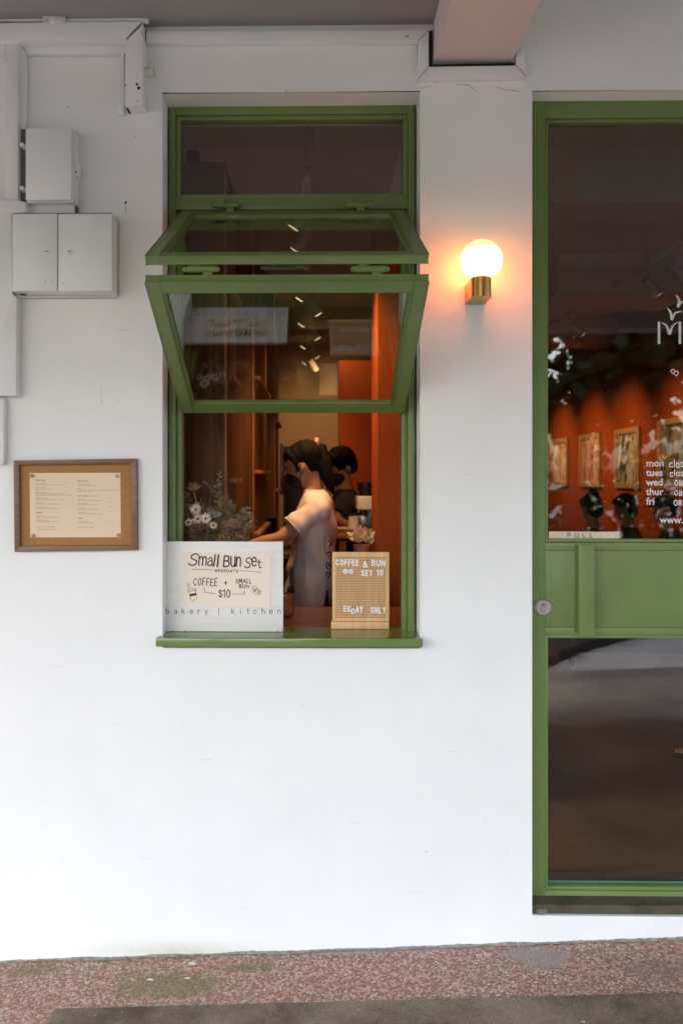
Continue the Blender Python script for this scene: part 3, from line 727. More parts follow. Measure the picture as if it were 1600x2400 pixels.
for (y0, y1, z0) in ((.32, .72, 3.26), (1.95, 2.35, 3.18), (4.2, 4.6, 3.22), (7, 7.4, 3.2)):
    mb.box(-1.29, RX - .01, y0, y1, z0, 3.499)
mb.build('ceiling_beam', CEIL, shop)
MB().box(RX - .12, RX - .002, .5, YB - .1, 2.95, 3.05, .004).build('wall_ledge', mat('ledge_wood', (.25, .11, .05), .5), shop)
MB().box(1.75, 2.75, 3.1, 3.75, 2.93, 3.2, .006).build('ceiling_bulkhead', CEIL, shop)

# ------------------------------------------------------------------ wall lamp
lb = P(1112, 700, 0)
lamp = empty('wall_lamp', (lb.x, 0, lb.z), 'lit globe wall lamp on a brass bracket between window and door', 'wall lamp')
xc = lb.x; zb0, zb1 = pz(714, 0, 1112), pz(668, 0, 1112); hw = .0325
prof = [(xc - hw, -.0006), (xc - hw, -.10)] + [(xc + hw * cos(t), -.10 + hw * sin(t)) for t in [pi + pi * k / 20 for k in range(1, 20)]] + [(xc + hw, -.10), (xc + hw, -.0006)]
mb = MB(); a = [mb.bm.verts.new((x, y, zb0)) for x, y in prof]; b_ = [mb.bm.verts.new((x, y, zb1)) for x, y in prof]
mb._f(a); mb._f(b_[::-1])
for i in range(len(prof)):
    j = (i + 1) % len(prof); mb._f([a[i], a[j], b_[j], b_[i]])
mb.build('bracket', BRASS, lamp, 30)
def globe_mat():
    m, n, l, b = nodes('lit_opal_glass')
    b.inputs['Base Color'].default_value = (.8, .72, .6, 1); b.inputs['Roughness'].default_value = .15
    tc = n.new('ShaderNodeTexCoord'); sp = n.new('ShaderNodeSeparateXYZ'); l.new(tc.outputs['Generated'], sp.inputs[0])
    rp = n.new('ShaderNodeValToRGB'); e = rp.color_ramp.elements
    e[0].position = .0; e[0].color = (1, .185, .036, 1); e[1].position = .775; e[1].color = (.085, .058, .015, 1)
    q = e.new(.55); q.color = (.9, .2, .04, 1); q = e.new(.76); q.color = (.4, .17, .045, 1); q = e.new(1); q.color = (.062, .043, .01, 1)
    l.new(sp.outputs[2], rp.inputs[0]); l.new(rp.outputs[0], b.inputs['Emission Color']); b.inputs['Emission Strength'].default_value = 2.4
    return m
gc = P(1127, 610, -.10)
mb = MB(); mb.ell((gc.x, -.10, gc.z), (.066, .066, .066), seg=48, rg=32); mb.build('globe', globe_mat(), lamp, 180)

# ------------------------------------------------------------------ trunking, pipes and boxes on the wall
def solid(mb, poly_px, yf, yb=-.0006, bev=.002):
    """front outline in photo pixels at depth yf, extruded straight back to the wall"""
    pts = [P(X, Y, yf) for X, Y in poly_px]
    mb.prism([(p.x, p.z) for p in pts], yf, yb, bev)
    return mb
def trunk(name, label, cat, polys, group=None, loc=None, m=TRUNK):
    r = None
    xs0 = P(*polys[0][0][0], 0)
    r = empty(name, (xs0.x, 0, xs0.z), label, cat, group)
    for pl, yf in polys:
        mb = MB(); solid(mb, pl, yf); mb.build('cover', m, r, 40)
    return r
t1 = trunk('cable_trunking', 'thick white mitred cable trunking turning down at upper left', 'trunking',
   [([(-60, 54), (333, 50), (294, 92), (-60, 96)], -.062), ([(336, 56), (335, 246), (313, 249), (292, 245), (296, 95)], -.0625)], 'cable trunking on the white wall')
mb = MB(); q = lambda X, Y, o: P(X, -Y, -.0634 - o)
mb.ribbon([(333, -52), (322, -65), (310, -76), (297, -92)], 1.6, 0, q); mb.build('joint', GAP, t1); MB().ribbon([(331, -72), (334, -78), (336, -88)], 1.2, .0002, q).build('chipped_paint', GAP, t1)
for X, Y, r in ((295, 200, 2.2), (322, 198, 3.2), (325, 206, 4), (320, 194, 2), (296, 236, 1.4), (323, 237, 1.6)):
    MB().poly([P(X + r * cos(k * pi / 4) * random.uniform(.6, 1.2), Y + r * sin(k * pi / 4) * random.uniform(.7, 1.3), -.0636) for k in range(8)]).build('chipped_paint', GAP, t1)
mb = MB(); solid(mb, [(294, 246), (334, 246), (331, 254), (318, 249), (306, 250), (297, 256)], -.04); mb.build('open_end', GAP, t1)
mb = MB(); solid(mb, [(338, 70), (343, 70), (342, 95), (339, 92)], -.03); mb.build('gap', GAP, t1)
trunk('cable_trunking', 'slim white trunking in an upside-down L beside the meter box', 'trunking',
   [([(56, 108), (296, 107), (296, 126), (62, 126)], -.022), ([(45, 98), (54, 108), (61, 126), (61, 302), (45, 302)], -.0225)], 'cable trunking on the white wall')
trunk('cable_trunking', 'wide white vertical trunking left of the meter box', 'trunking',
   [([(14, 100), (44, 100), (43, 470), (13, 470)], -.045), ([(-60, 98), (13.5, 98), (13.5, 136), (-60, 137)], -.042)], 'cable trunking on the white wall')
trunk('cable_trunking', 'long white trunking over the window stepping down around the ceiling beam', 'trunking',
   [([(343, 73), (1004, 69), (981, 95), (343, 99)], -.03), ([(1004.5, 69.5), (1004, 155), (979, 184), (981, 96)], -.0303),
    ([(1005, 156), (1209, 153), (1231, 179), (980, 184)], -.03), ([(1209.5, 112), (1232, 110), (1232, 178), (1209.5, 152)], -.0303)], 'cable trunking on the white wall')
mb = MB(); q = lambda X, Y, o: P(X, -Y, -.0311 - o); r_ = [o for o in bpy.data.objects if o.name.startswith('cable_trunking')][-1]
JM = mat('joint_dirt_shade', (.1, .09, .08), .9)
for pl, w_ in (([(1004, -70), (981, -95)], .9), ([(1005, -156), (980, -183)], .8), ([(1209, -153), (1222, -165), (1231, -178)], 1.2)): MB().ribbon(pl, w_, 0, q).build('joint', JM, r_)
mb.poly([P(954 + 2.5 * cos(k * pi / 4), 85 + 2.5 * sin(k * pi / 4), -.0312) for k in range(8)])
mb.build('screw', JM, r_)
mb = MB(); solid(mb, [(1005, 72), (1013, 70), (1013, 155), (1006, 155)], -.012); solid(mb, [(1013, 150), (1207, 147), (1208, 154), (1013, 156)], -.014); mb.build('gap', GAP, r_)
trunk('cable_trunking', 'white vertical trunking running down below the double door cabinet', 'trunking',
   [([(-60, 500), (28, 500), (28, 690), (40, 695), (38, 927), (-60, 929)], -.04)], 'cable trunking on the white wall')
trunk('cable_trunking', 'narrow white trunking end above the menu board at the left edge', 'trunking',
   [([(-60, 934), (9, 934), (9, 1088), (-60, 1090)], -.03)], 'cable trunking on the white wall')
trunk('conduit_cover', 'rounded white trunking elbow left of the meter box base', 'trunking',
   [([(-60, 470), (40, 468), (62, 474), (64, 498), (-60, 502)], -.06)], 'cable trunking on the white wall')
b0 = trunk('cable_trunking', 'short white trunking between meter box and double door cabinet', 'trunking',
   [([(66, 476), (175, 476), (175, 499), (66, 499)], -.03)], 'cable trunking on the white wall')
mb = MB(); solid(mb, [(175.5, 478), (179.5, 479), (179.5, 497), (175.5, 497)], -.026); mb.build('end_slot', mat('rust_brown', (.16, .08, .05), .9), b0)
mb = MB(); solid(mb, [(61, 103), (291, 102), (291, 107.6), (61, 107.6)], -.0218, bev=0); mb.build('shadow_gap', GAP, t1)  # dark box painted in for the shade below the thick trunking
mb = MB(); solid(mb, [(43.8, 101), (45.4, 101), (45.4, 301), (43.4, 301)], -.014, bev=0); mb.build('shadow_gap', GAP, t1)  # dark strip standing in for shade between the two vertical trunkings
q = lambda X, Y, o: P(X, -Y, -.0008 - o)
for a, b_ in (((343, 100.2), (660, 99.6)), ((690, 99.4), (979, 97)), ((62, 127), (285, 127)), ((62.5, 130), (62.5, 300)), ((-20, 931), (40, 929)), ((41, 698), (40, 925)), ((978, 100), (977.5, 182)), ((181, 306), (181, 372)), ((279.5, 520), (279, 697)), ((45, 700), (277, 698.5))):
    pts = [(a[0] + (b_[0] - a[0]) * k / 12 + random.uniform(-.3, .3), -(a[1] + (b_[1] - a[1]) * k / 12 + random.uniform(-.35, .35))) for k in range(13)]
    MB().ribbon(pts, random.uniform(.9, 1.5), 0, q, cap=False).build('joint_dirt_shade', mat('seam_dirt_shade', (.2, .19, .18), .9), r_)  # grimy seam lines that also paint in shade along trunking and boxes
# corrugated pipe along the ceiling corner
cp = empty('corrugated_pipe', (px(0), -.05, pz(47)), 'thin grey corrugated pipe along the ceiling above the thick trunking', 'pipe')
pts = []; rad = []
for i in range(340):
    X = -60 + i * (410 / 340); pts.append(P(X, 45 + 3 * sin(X / 120) + (5 if X > 320 else 0) * (X - 320) / 30, -.045)); rad.append(.0085 + .0012 * (i % 2))
mb = MB(); mb.tube(pts, rad, 10); mb.build('tube', TRUNK, cp, 180)
mb = MB(); solid(mb, [(100, 37), (154, 38), (153, 53), (102, 53)], -.07); mb.build('clamp_block', mat('flaked_paint', (.6, .6, .57), .7, var=(45, .5)), cp)
# pipe stub
st = empty('pipe_stub', tuple(P(337, 170, -.03)), 'short open pvc pipe stub poking sideways from the trunking drop', 'pipe')
a, b_ = P(336, 169, -.03), P(361, 168, -.03)
mb = MB(); mb.tube([a, b_], .0148, 20, cap=False); mb.tube([a, b_], .0115, 20, cap=False)
mb.bm.verts.ensure_lookup_table(); v = mb.bm.verts
for k in range(20): mb._f([v[20 + k], v[20 + (k + 1) % 20], v[60 + (k + 1) % 20], v[60 + k]])
mb.build('tube', mat('old_pvc', (.62, .63, .54), .45), st, 40)
MB().tube([a + Vector((0, 0, 0)), a + Vector((.012, 0, 0))], .0114, 16).build('bore', GAP, st)
# small conduit behind the drop
mbx = empty('cable_end', tuple(P(284, 255, 0)), 'slim white conduit end beside the thick trunking drop', 'conduit')
mb = MB(); solid(mb, [(284, 128), (291, 128), (291, 268), (278, 268), (278, 240), (284, 238)], -.015); mb.build('cover', TRUNK, mbx, 40)
# meter box
mt = empty('meter_box', tuple(P(118, 475, 0)), 'single white plastic meter box with a side latch', 'utility box')
mb = MB(); mb.mi = 0
solid(mb, [(62, 303), (174, 303), (175, 474), (62, 475)], -.06, bev=.005); mb.build('case', STEELW, mt, 40)
mb = MB(); solid(mb, [(60, 300), (169, 300), (168, 468), (60, 469)], -.078, -.0605, bev=.005); mb.build('lid', STEELW, mt, 40)
mb = MB(); solid(mb, [(175, 376), (184, 378), (184, 408), (181, 413), (175, 412)], -.055, -.02, bev=.003); solid(mb, [(175, 308), (180, 310), (179, 340), (175, 340)], -.05, -.02, bev=.002); mb.build('latch', STEELW, mt, 40)
mb = MB(); mb.poly([P(179 + 2.2 * cos(k * pi / 5), 403 + 2.2 * sin(k * pi / 5), -.0553) for k in range(10)]); mb.build('latch_hole', GAP, mt)
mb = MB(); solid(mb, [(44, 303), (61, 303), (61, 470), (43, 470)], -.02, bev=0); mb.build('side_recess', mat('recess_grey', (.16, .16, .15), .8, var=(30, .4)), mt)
mb = MB()
for Y in (343, 444):
    c = P(55, Y, -.03); mb.tube([(c.x, -.022, c.z), (c.x, -.045, c.z)], [.009, .007], 12); mb.tube([(c.x + .01, -.03, c.z), (c.x - .008, -.04, c.z)], .004, 8)
mb.build('cable_gland', TRUNK, mt, 50)
# double door cabinet
cbx = empty('utility_cabinet', tuple(P(150, 690, 0)), 'white steel double door cabinet with two round locks', 'utility box')
yc = -.086
mb = MB(); solid(mb, [(31, 502), (262.5, 500), (262.5, 681), (31, 682)], yc + .010, bev=.002); mb.build('case', STEELW, cbx, 40)
mb = MB(); solid(mb, [(262.8, 505), (266, 508), (266, 683), (262.8, 681)], -.02, bev=0); mb.build('side_trim', STEELW, cbx)
for i, (xa, xb, xl) in enumerate(((29.5, 134.5, 109.5), (137.5, 263, 163))):
    mb = MB(); solid(mb, [(xa, 501 + .5 * (1 - i)), (xb, 500), (xb, 681 - i * .5), (xa, 682)], yc, yc + .0105, bev=.0022); dr = mb.build('cabinet_door', STEELW, cbx, 40)
    c = P(xl, 589.5, yc); mb = MB(); mb.rings([((c.x, yc - t, c.z), (r, 0, 0), (0, 0, r)) for t, r in ((0, .0115), (.003, .0113), (.0032, .009), (.004, .0085), (.0041, .0005))], 28); lk = mb.build('cabinet_lock', STEELW, dr, 40)
    mb = MB(); mb.poly([P(xl + sx_, 589 + sy_ - (.6 * sx_ / 3 if i == 0 else 0), yc - .0045) for sx_, sy_ in ((-3, -1), (3, -1), (3, 1), (-3, 1))]); mb.build('lock_slot', GAP, dr)
mb = MB(); q = lambda X, Y, o: P(X, -Y, yc - .0006 - o)
for X, Y in ((107, 658), (121, 658), (149, 664)): mb.poly([P(X + 2 * cos(k * pi / 4), Y + 4 * sin(k * pi / 4), yc - .0008) for k in range(8)])
mb.build('smudge', mat('smudge_grey', (.58, .59, .58), .6), cbx)
mb = MB(); solid(mb, [(30, 500), (262, 498.6), (262, 500.2), (30, 501.6)], yc + .004, yc + .02, bev=0); mb.build('shadow_gap', mat('rusty_seam', (.12, .1, .09), .9), cbx)
a = P(50, 690, -.03); b_ = P(222, 688, -.04)
mb = MB(); mb.ell((P(55, 692, -.05).x, -.05, pz(682, yc) - .0006), (.012, .012, .0012)); mb.build('knockout', GAP, cbx, 60)

# ------------------------------------------------------------------ menu board
YM = -.02
mbd = empty('menu_board', tuple(P(178, 1291, 0)), 'walnut framed cork board on the wall left of the window', 'notice board')
O = [(32, 1079), (320.7, 1074.7), (322, 1289.5), (34.4, 1293.6)]; I_ = [(45.5, 1090.5), (306.5, 1087.5), (308.5, 1278), (47.5, 1280.5)]
for k in range(4):
    j = (k + 1) % 4; mb = MB(); solid(mb, [O[k], O[j], I_[j], I_[k]], YM, bev=.0012); mb.build('frame', WALNUTH if k % 2 == 0 else WALNUT, mbd, 40)
mb = MB(); solid(mb, [(45, 1090), (307, 1087), (309, 1279), (47, 1281)], -.008, bev=0); mb.build('cork_panel', CORK, mbd)
ysh = -.0095
msh = empty('menu_sheet', tuple(P(177, 1260, ysh)), 'cream printed menu sheet pinned to the cork board', 'menu')
mb = MB(); solid(mb, [(70, 1108.7), (282.6, 1108), (283.7, 1259), (71.7, 1259.7)], ysh, ysh + .0008, bev=0); mb.build('paper', CREAM, msh)
MI = mat('menu_ink', (.2, .12, .07), .8)
LN = [(84, 1126.5, 'all day dining', 1), (84, 1133.5, 'the works toast', 0), (84, 1137, 'bacon, scrambled eggs, spinach, brioche   (v)', 0), (84, 1144, 'french omelette', 0), (84, 1147.5, 'eggs, chives, cream, toast', 0),
      (84, 1154.5, "baker's breakfast", 0), (84, 1158, 'pork sausage, scrambled eggs, mushroom, tomato', 0), (84, 1161.3, 'roast tomato, mushroom compote, hash brown, sourdough', 0), (84, 1168, 'smoked salmon bun', 0), (84, 1171.6, 'cucumber, creamed ricotta, dill, lemon, capers', 0),
      (84, 1178.5, 'chicken tartine', 0), (84, 1182, 'butter, lettuce, sun dried tomatoes, aioli', 0), (84, 1189, 'brown mushroom', 0), (84, 1192.5, 'creamed onion, sourdough, thyme (v)', 0),
      (85, 1202.5, 'sandwich', 1), (85, 1209.6, "grilled cheese", 0), (85, 1213.2, 'cheddar, mozzarella, butter, chutney', 0), (85, 1220, 'tomato & mozzarella', 0), (85, 1223.5, 'focaccia, greens, pesto, olive oil, basil', 0), (86, 1235.5, '(v) vegetarian option available', 0), (88, 1241.5, 'prices are subject to service', 0),
      (181.5, 1128.5, 'build your own', 1), (182, 1135.3, 'bread & butter plate', 0), (182, 1139, 'two slices of sourdough, butter', 0), (182, 1146, 'add on', 0), (182, 1149.5, 'pork sausage 5 / smoked salmon 6 / scrambled eggs 4 / mushroom 4', 0), (182, 1153, 'avocado 4 / hash brown 3', 0),
      (182.5, 1163.3, 'heavier meals', 1), (203, 1163.3, '- available after noon', 0), (183, 1170.3, 'roast chicken', 0), (183, 1174, 'brined chicken, potatoes, vegetables, jus', 0), (183, 1180.5, 'slow cooked beef', 0), (183, 1184, 'braised beef, carrots, mash, onion', 0),
      (183.5, 1191, 'duck ragout', 0), (183.5, 1194.5, 'pasta, parmesan, cherry tomato', 0), (183.5, 1201.5, 'tomato pasta', 0), (183.5, 1205, 'roasted tomatoes, garlic, basil, olive oil', 0), (184, 1215.5, 'sweet', 1), (184, 1222.5, 'bread pudding', 0), (184, 1226, 'custard, vanilla ice cream', 0), (184.5, 1236, 'please ask us for allergens', 0)]
WD = {84: 70, 85: 62, 86: 40, 88: 26, 181.5: 20, 182: 78, 182.5: 18, 183: 70, 183.5: 66, 184: 54, 184.5: 56, 203: 26}
alltxt = MB()
for X, Y, t, bo in LN:
    o = font_text('menu_text', t, X, Y, 2.9 if bo else 2.45, ysh - .0003, MI, msh, bold=.03 if bo else .0)
for Y, t, X in ((1133, '$ 16', 152), (1143, '15', 154), (1153, '24', 154), (1166.5, '19', 154.5), (1177, '18', 155), (1187.5, '17', 155), (1209, '16', 155), (1219.5, '15', 156), (1134.5, '5', 259), (1169, '21', 257), (1179, '26 / 28', 253), (1190, '24', 258), (1200, '20', 258), (1221, '12', 258)):
    font_text('menu_text', t, X, Y, 2.2, ysh - .0003, MI, msh)
pin = empty('push_pin', tuple(P(75.8, 1114.8, ysh)), 'round wooden push pin at the top left corner of the menu', 'push pin', 'wooden push pins on the menu')
c = P(75.8, 1114.8, ysh)
mb = MB(); mb.rings([((c.x, ysh - t, c.z), (r, 0, 0), (0, 0, r)) for t, r in ((0, .0035), (.003, .003), (.005, .0058), (.009, .006), (.0115, .0042), (.0122, .0005))], 18); mb.build('pin_head', PINW, pin, 60)
for (X, Y, w) in ((276, 1116, 'top right'), (79.6, 1254.6, 'bottom left'), (278.6, 1253.6, 'bottom right')):
    c2 = copy_tree(pin); c2.location = P(X, Y, ysh); c2['label'] = 'round wooden push pin at the %s corner of the menu' % w

# ------------------------------------------------------------------ signs on the sill
YS = .072
sg = empty('sign_board', tuple(P(525, 1479, YS)), 'white painted wooden sign board reading bakery kitchen on the window sill', 'sign')
x0, x1 = px(387, YS), px(663.5, YS); zt_ = pz(1269.5, YS)
MB().box(x0, x1, YS, YS + .014, SILZ + .0005, zt_, .0025).build('board', mat('whitewashed_wood', (.82, .79, .74), .5, wood=((3, 60, 60), (.75, .72, .67))), sg, 40)
for (X, Y) in ((388, 1270), (388, 1301), (388, 1478), (405, 1478.6), (650, 1478.5), (662.5, 1474), (663, 1271), (435, 1478.6)):
    mb = MB(); mb.box(P(X, Y, YS).x - .003, P(X, Y, YS).x + .003, YS - .0004, YS + .004, max(SILZ + .0006, P(X, Y, YS).z - .0016), P(X, Y, YS).z + .0012)
    mb.build('worn_edge', mat('bare_wood', (.4, .22, .1), .7), sg)
mb = MB()
for ch, X in zip('bakery|kitchen', (393, 412, 430, 449, 466.6, 483.5, 513, 546, 564, 581, 598, 617, 635, 654)):
    w_ = GL[ch][0] * 13.5; write(mb, ch, X - w_ / 2, X + w_ / 2, 1424.5, 1438.5, YS - .0004, 1.35)
mb.build('lettering', INKV, sg)
nt = empty('paper_note', tuple(P(528, 1419, YS)), 'ivory handwritten card reading Small Bun Set on the white sign board', 'note')
mb = MB(); q4 = [(429.5, 1292.5), (635.4, 1302.3), (631.6, 1424.3), (423.8, 1414.8)]
solid(mb, q4, YS - .0022, YS - .0008, bev=0); mb.build('card', CREAM2, nt)
yn = YS - .0028; rg = random.Random(5); mb = MB()
write(mb, 'S', 445, 464, 1298, 1325, yn, 2.7, slant=.25, rng=rg, jit=.02); write(mb, 'm', 467, 484, 1292, 1325, yn, 2.8, slant=.1, rng=rg); write(mb, 'a', 487, 499, 1295, 1326, yn, 2.5, rng=rg, slant=.05)
write(mb, 'l', 501.5, 504.5, 1300, 1326.5, yn, 3.3, slant=.12, rng=rg); write(mb, 'l', 509.5, 512.5, 1301, 1328, yn, 3.9, slant=.1, rng=rg)
write(mb, 'B', 525, 538, 1303, 1328, yn, 3.2, slant=.1, rng=rg); write(mb, 'u', 541.5, 551, 1290, 1328, yn, 3, rng=rg); write(mb, 'n', 555, 564, 1293, 1327, yn, 3, slant=.1, rng=rg)
write(mb, 'S', 575, 588, 1307, 1331, yn, 2.6, slant=.2, rng=rg); write(mb, 'e', 590, 601, 1293, 1326, yn, 3, rng=rg, dY=1); write(mb, 't', 604, 612, 1309, 1331, yn, 2.5, rng=rg)
write(mb, 'WEEKDAYS', 504, 558, 1334, 1340, yn, 1.2, .35, jit=.05, rng=rg, dY=1.5)
qn = lambda X, Y, o: P(X, -Y, yn - o)
mb.ribbon([(450, -1334), (475, -1334.7), (499.5, -1336)], 1, 0, qn); mb.ribbon([(561, -1337.6), (585, -1338.6), (611.6, -1341.6)], 1, 0, qn)
write(mb, 'COFFEE', 454, 509, 1356, 1372.5, yn, 1.9, .32, jit=.05, rng=rg, slant=.08); write(mb, '+', 525.5, 532.5, 1359.5, 1373, yn, 1.9)
write(mb, 'SMALL', 553, 589, 1357, 1366.5, yn, 1.6, .3, jit=.06, rng=rg, slant=.06); write(mb, 'BUn', 561, 583, 1369.5, 1378, yn, 1.6, .4, jit=.06, rng=rg)
mb.ribbon([(479.3, -1378), (478.9, -1388), (492, -1389.5), (505, -1391.6)], 1, 0, qn); mb.ribbon([(546, -1392), (573, -1392.5), (573.8, -1383.8)], 1, 0, qn)
write(mb, '$', 512, 521, 1382.5, 1399.5, yn, 1.8, rng=rg); write(mb, '1', 523.5, 527, 1382, 1400, yn, 2, rng=rg); write(mb, '0', 531, 539.5, 1382, 1400.5, yn, 2, rng=rg)
def z3(*p): return [(400 + a * .1786, -(1280 + b * .1786)) for a, b in p]
mb.ribbon(z3((225, 578), (232, 565), (262, 560), (330, 560), (333, 578), (232, 596), (225, 578)), .9, 0, qn)
mb.ribbon(z3((240, 600), (268, 706), (285, 712), (338, 695), (343, 680), (328, 585)), .9, .0003, qn)
a = z3((250, 632), (336, 612), (341, 642), (258, 662)); mb.poly([qn(u, v, .0005) for u, v in a])
mb.ribbon([tuple(v) for v in cr(z3((212, 492), (226, 510), (220, 532), (234, 552)))], .8, 0, qn); mb.ribbon([tuple(v) for v in cr(z3((234, 472), (246, 494), (240, 520), (252, 545)))], .8, 0, qn)
for (cx, cy, rx, ry, ro) in ((1105, 552, 38, 24, .3), (1140, 585, 34, 20, .4), (1130, 600, 40, 36, .1), (1165, 610, 24, 22, .3), (1095, 575, 26, 20, .8)):
    pts = [(cx + rx * cos(t) * cos(ro) - ry * sin(t) * sin(ro), cy + rx * cos(t) * sin(ro) + ry * sin(t) * cos(ro)) for t in [2 * pi * k / 14 for k in range(15)]]
    mb.ribbon(z3(*pts), .75, .0002, qn, cap=False)
mb.build('handwriting', INK, nt)

YL = .15
lbd = empty('letter_board', tuple(P(845, 1472, YL)), 'grooved wooden letter board with white plastic letters standing on the sill', 'letter board')
mb = MB(); x0, x1 = px(778.5, YL), px(912, YL); zt_ = pz(1294, YL); zb_ = pz(1456, YL)
# slats between the grooves, joined by the back panel
mb.box(x0, x1, YL + .004, YL + .012, zb_ - .005, zt_, .0015)
gxa, gxb = px(787, YL), px(903.5, YL)
mb.box(x0, gxa, YL, YL + .0042, zb_, zt_, .001); mb.box(gxb, x1, YL, YL + .0042, zb_, zt_, .001)
zg1, zg0 = pz(1303, YL), pz(1448, YL); NG = 38; pitch = (zg1 - zg0) / NG
mb.box(gxa, gxb, YL + .0002, YL + .0042, zg1, zt_); mb.box(gxa, gxb, YL + .0002, YL + .0042, zb_, zg0)
for k in range(NG): mb.box(gxa, gxb, YL + .0002, YL + .0042, zg0 + pitch * (k + .36), zg0 + pitch * (k + 1), 0)
mb.build('board', OAK, lbd, 40)
mb = MB(); mb.box(gxa, gxb, YL + .0036, YL + .0041, zg0, zg1); mb.build('groove_backing', mat('groove_wood', (.2, .1, .04), .7), lbd)
MB().box(px(776, YL - .02), px(911.5, YL - .02), YL - .02, YL + .03, SILZ + .0002, pz(1455, YL), .002).build('ledge', OAK, lbd, 40)
yl = YL - .0016; mb = MB(); rg = random.Random(9)
for t, a, b_, c0, c1 in (('COFFEE', 787.5, 840, 1311.5, 1324), ('&', 851, 860, 1317.5, 1329), ('BUN', 871.5, 901, 1312.5, 1325), ('SET', 847, 872, 1337, 1349), ('10', 883.5, 897, 1336, 1348),
                          ('EK', 806.5, 820.5, 1421.5, 1433), ('D', 824, 830.5, 1427, 1438), ('AY', 834.5, 849, 1422, 1435), ('ONLY', 869, 903, 1423, 1436)):
    write(mb, t, a, b_, c0, c1, yl, 2.9, .38, rng=rg, dY=1 if len(t) > 2 else 0, thick=.0014)
for (X, Y, n_) in ((809, 1339, 9), (821.7, 1339.5, 5)):
    for k in range(n_):
        a = 2 * pi * k / n_ + .3; r = 3.8; c = (X + r * cos(a), -(Y + r * sin(a)))
        mb.poly([P(c[0] + 2.4 * cos(t * pi / 5), -c[1] + 2.4 * sin(t * pi / 5), yl - .0002 * (k % 3)) for t in range(10)])
    mb.poly([P(X + 3 * cos(t * pi / 5), Y + 3 * sin(t * pi / 5), yl - .0008) for t in range(10)])
mb.build('lettering', WHITEP, lbd)
mb = MB(); qf = lambda X, Y, o: P(X, -Y, yl - .0026 - o)
mb.poly([P(821.7 + 1.6 * cos(t * pi / 4), 1339.5 + 1.6 * sin(t * pi / 4), yl - .0026) for t in range(8)])
for dx_ in (-1.6, 1.6): mb.poly([P(809 + dx_ + .6 * cos(t * pi / 3), 1338 + .6 * sin(t * pi / 3), yl - .0026) for t in range(6)])
mb.ribbon([(807, -1340.4), (809, -1341.6), (811, -1340.4)], .7, .0002, qf)
mb.build('flower_face', mat('blue_grey_ink', (.2, .22, .34), .6), lbd)

# tape strip on the door glass
tp = empty('tape_label', tuple(P(1285, 1262, GY)), 'cream masking tape strip with PULL written on it at the bottom of the door glass', 'label')
yt = GY - .0012; mb = MB(); solid(mb, [(1285, 1245.5), (1449, 1246.5), (1451, 1262), (1285, 1262)], yt, GY - .0003, bev=0)
solid(mb, [(1441, 1245), (1450, 1246), (1451, 1262.3), (1443, 1262)], yt - .0004, yt - .0001, bev=0)
mb.build('tape', mat('masking_tape', (.62, .56, .4), .7, var=(60, .12)), tp)
mb = MB(); write(mb, 'PULL.', 1329, 1400, 1249, 1259, yt - .0006, 1.5, .75, jit=.05, rng=random.Random(2), dY=.5); mb.build('handwriting', INK, tp)

# ------------------------------------------------------------------ counter and what stands on it
ctr = empty('serving_counter', (-.08, .4, ZF), 'reddish brown wooden serving counter behind the window sill', 'counter')
MB().box(-.7, .5, .262, .63, SILZ - .04, SILZ - .0006, .003).build('counter_top', CTR, ctr, 40)
MB().box(wx0 + .001, wx1 - .001, .1755, .2615, SILZ - .04, SILZ - .0004, .0015).build('counter_edge', CTR, ctr, 40)
MB().box(-.68, .48, .29, .6, ZF + .001, SILZ - .0405).build('counter_base', CAB, ctr)
cup = empty('cup', tuple(P(664, 1441, .41)), 'brown glazed ceramic cup half hidden behind the white sign board', 'cup')
c = Vector((px(664, .41), .41, SILZ)); mb = MB()
mb.lathe(c, [(.001, 0), (.032, .0), (.038, .006), (.042, .02), (.0425, .082), (.0405, .083), (.039, .08), (.038, .012), (.001, .008)], 36)
mb.build('body', mat('brown_glaze', (.45, .17, .095), .2, var=(30, .25), coat=.5), cup, 50)

# wooden cabinets along the left side
def cabinet(label, xa, xb, y0, y1, z1, shelves, grp=None):
    r = empty('wood_cabinet', ((xa + xb) / 2, (y0 + y1) / 2, ZF), label, 'cabinet')
    MB().box(xa, xb, y0, y1, ZF + .001, z1, .002).build('carcass', CAB, r, 40)
    mb = MB(); npl = 3; w_ = (xb - xa) / npl
    for k in range(npl): mb.box(xa + w_ * k + .001, xa + w_ * (k + 1) - .001, y0 - .012, y0 - .0004, ZF + .002, z1 - .002, .0012)
    mb.build('front_planks', CAB, r, 40)
    for z in shelves: MB().box(xb + .0005, xb + .03, y0 + .1, y1 - .05, z, z + .02, .001).build('shelf_edge', CABD, r, 40)
    mb = MB(); mb.box(xb - .002, xb + .006, y0 - .014, y0 + .01, ZF + .002, z1 - .003, .001); mb.build('corner_trim', CABD, r, 40)
    return r
cabinet('tall wooden cabinet nearest the serving window with vertical planks', -1.28, px(527, .42), .44, .9, 2.83, (1.16, 1.58, 1.99, 2.35))
cabinet('second dark wooden cabinet along the left of the kitchen', -1.28, px(592, 1.3), 1.32, 2.5, 2.9, (1.3, 1.62, 2.1))
cabinet('third dark wooden cabinet furthest back on the left of the kitchen', -1.28, px(643, 3.2), 3.22, 3.9, 3.0, (1.5, 2.0))
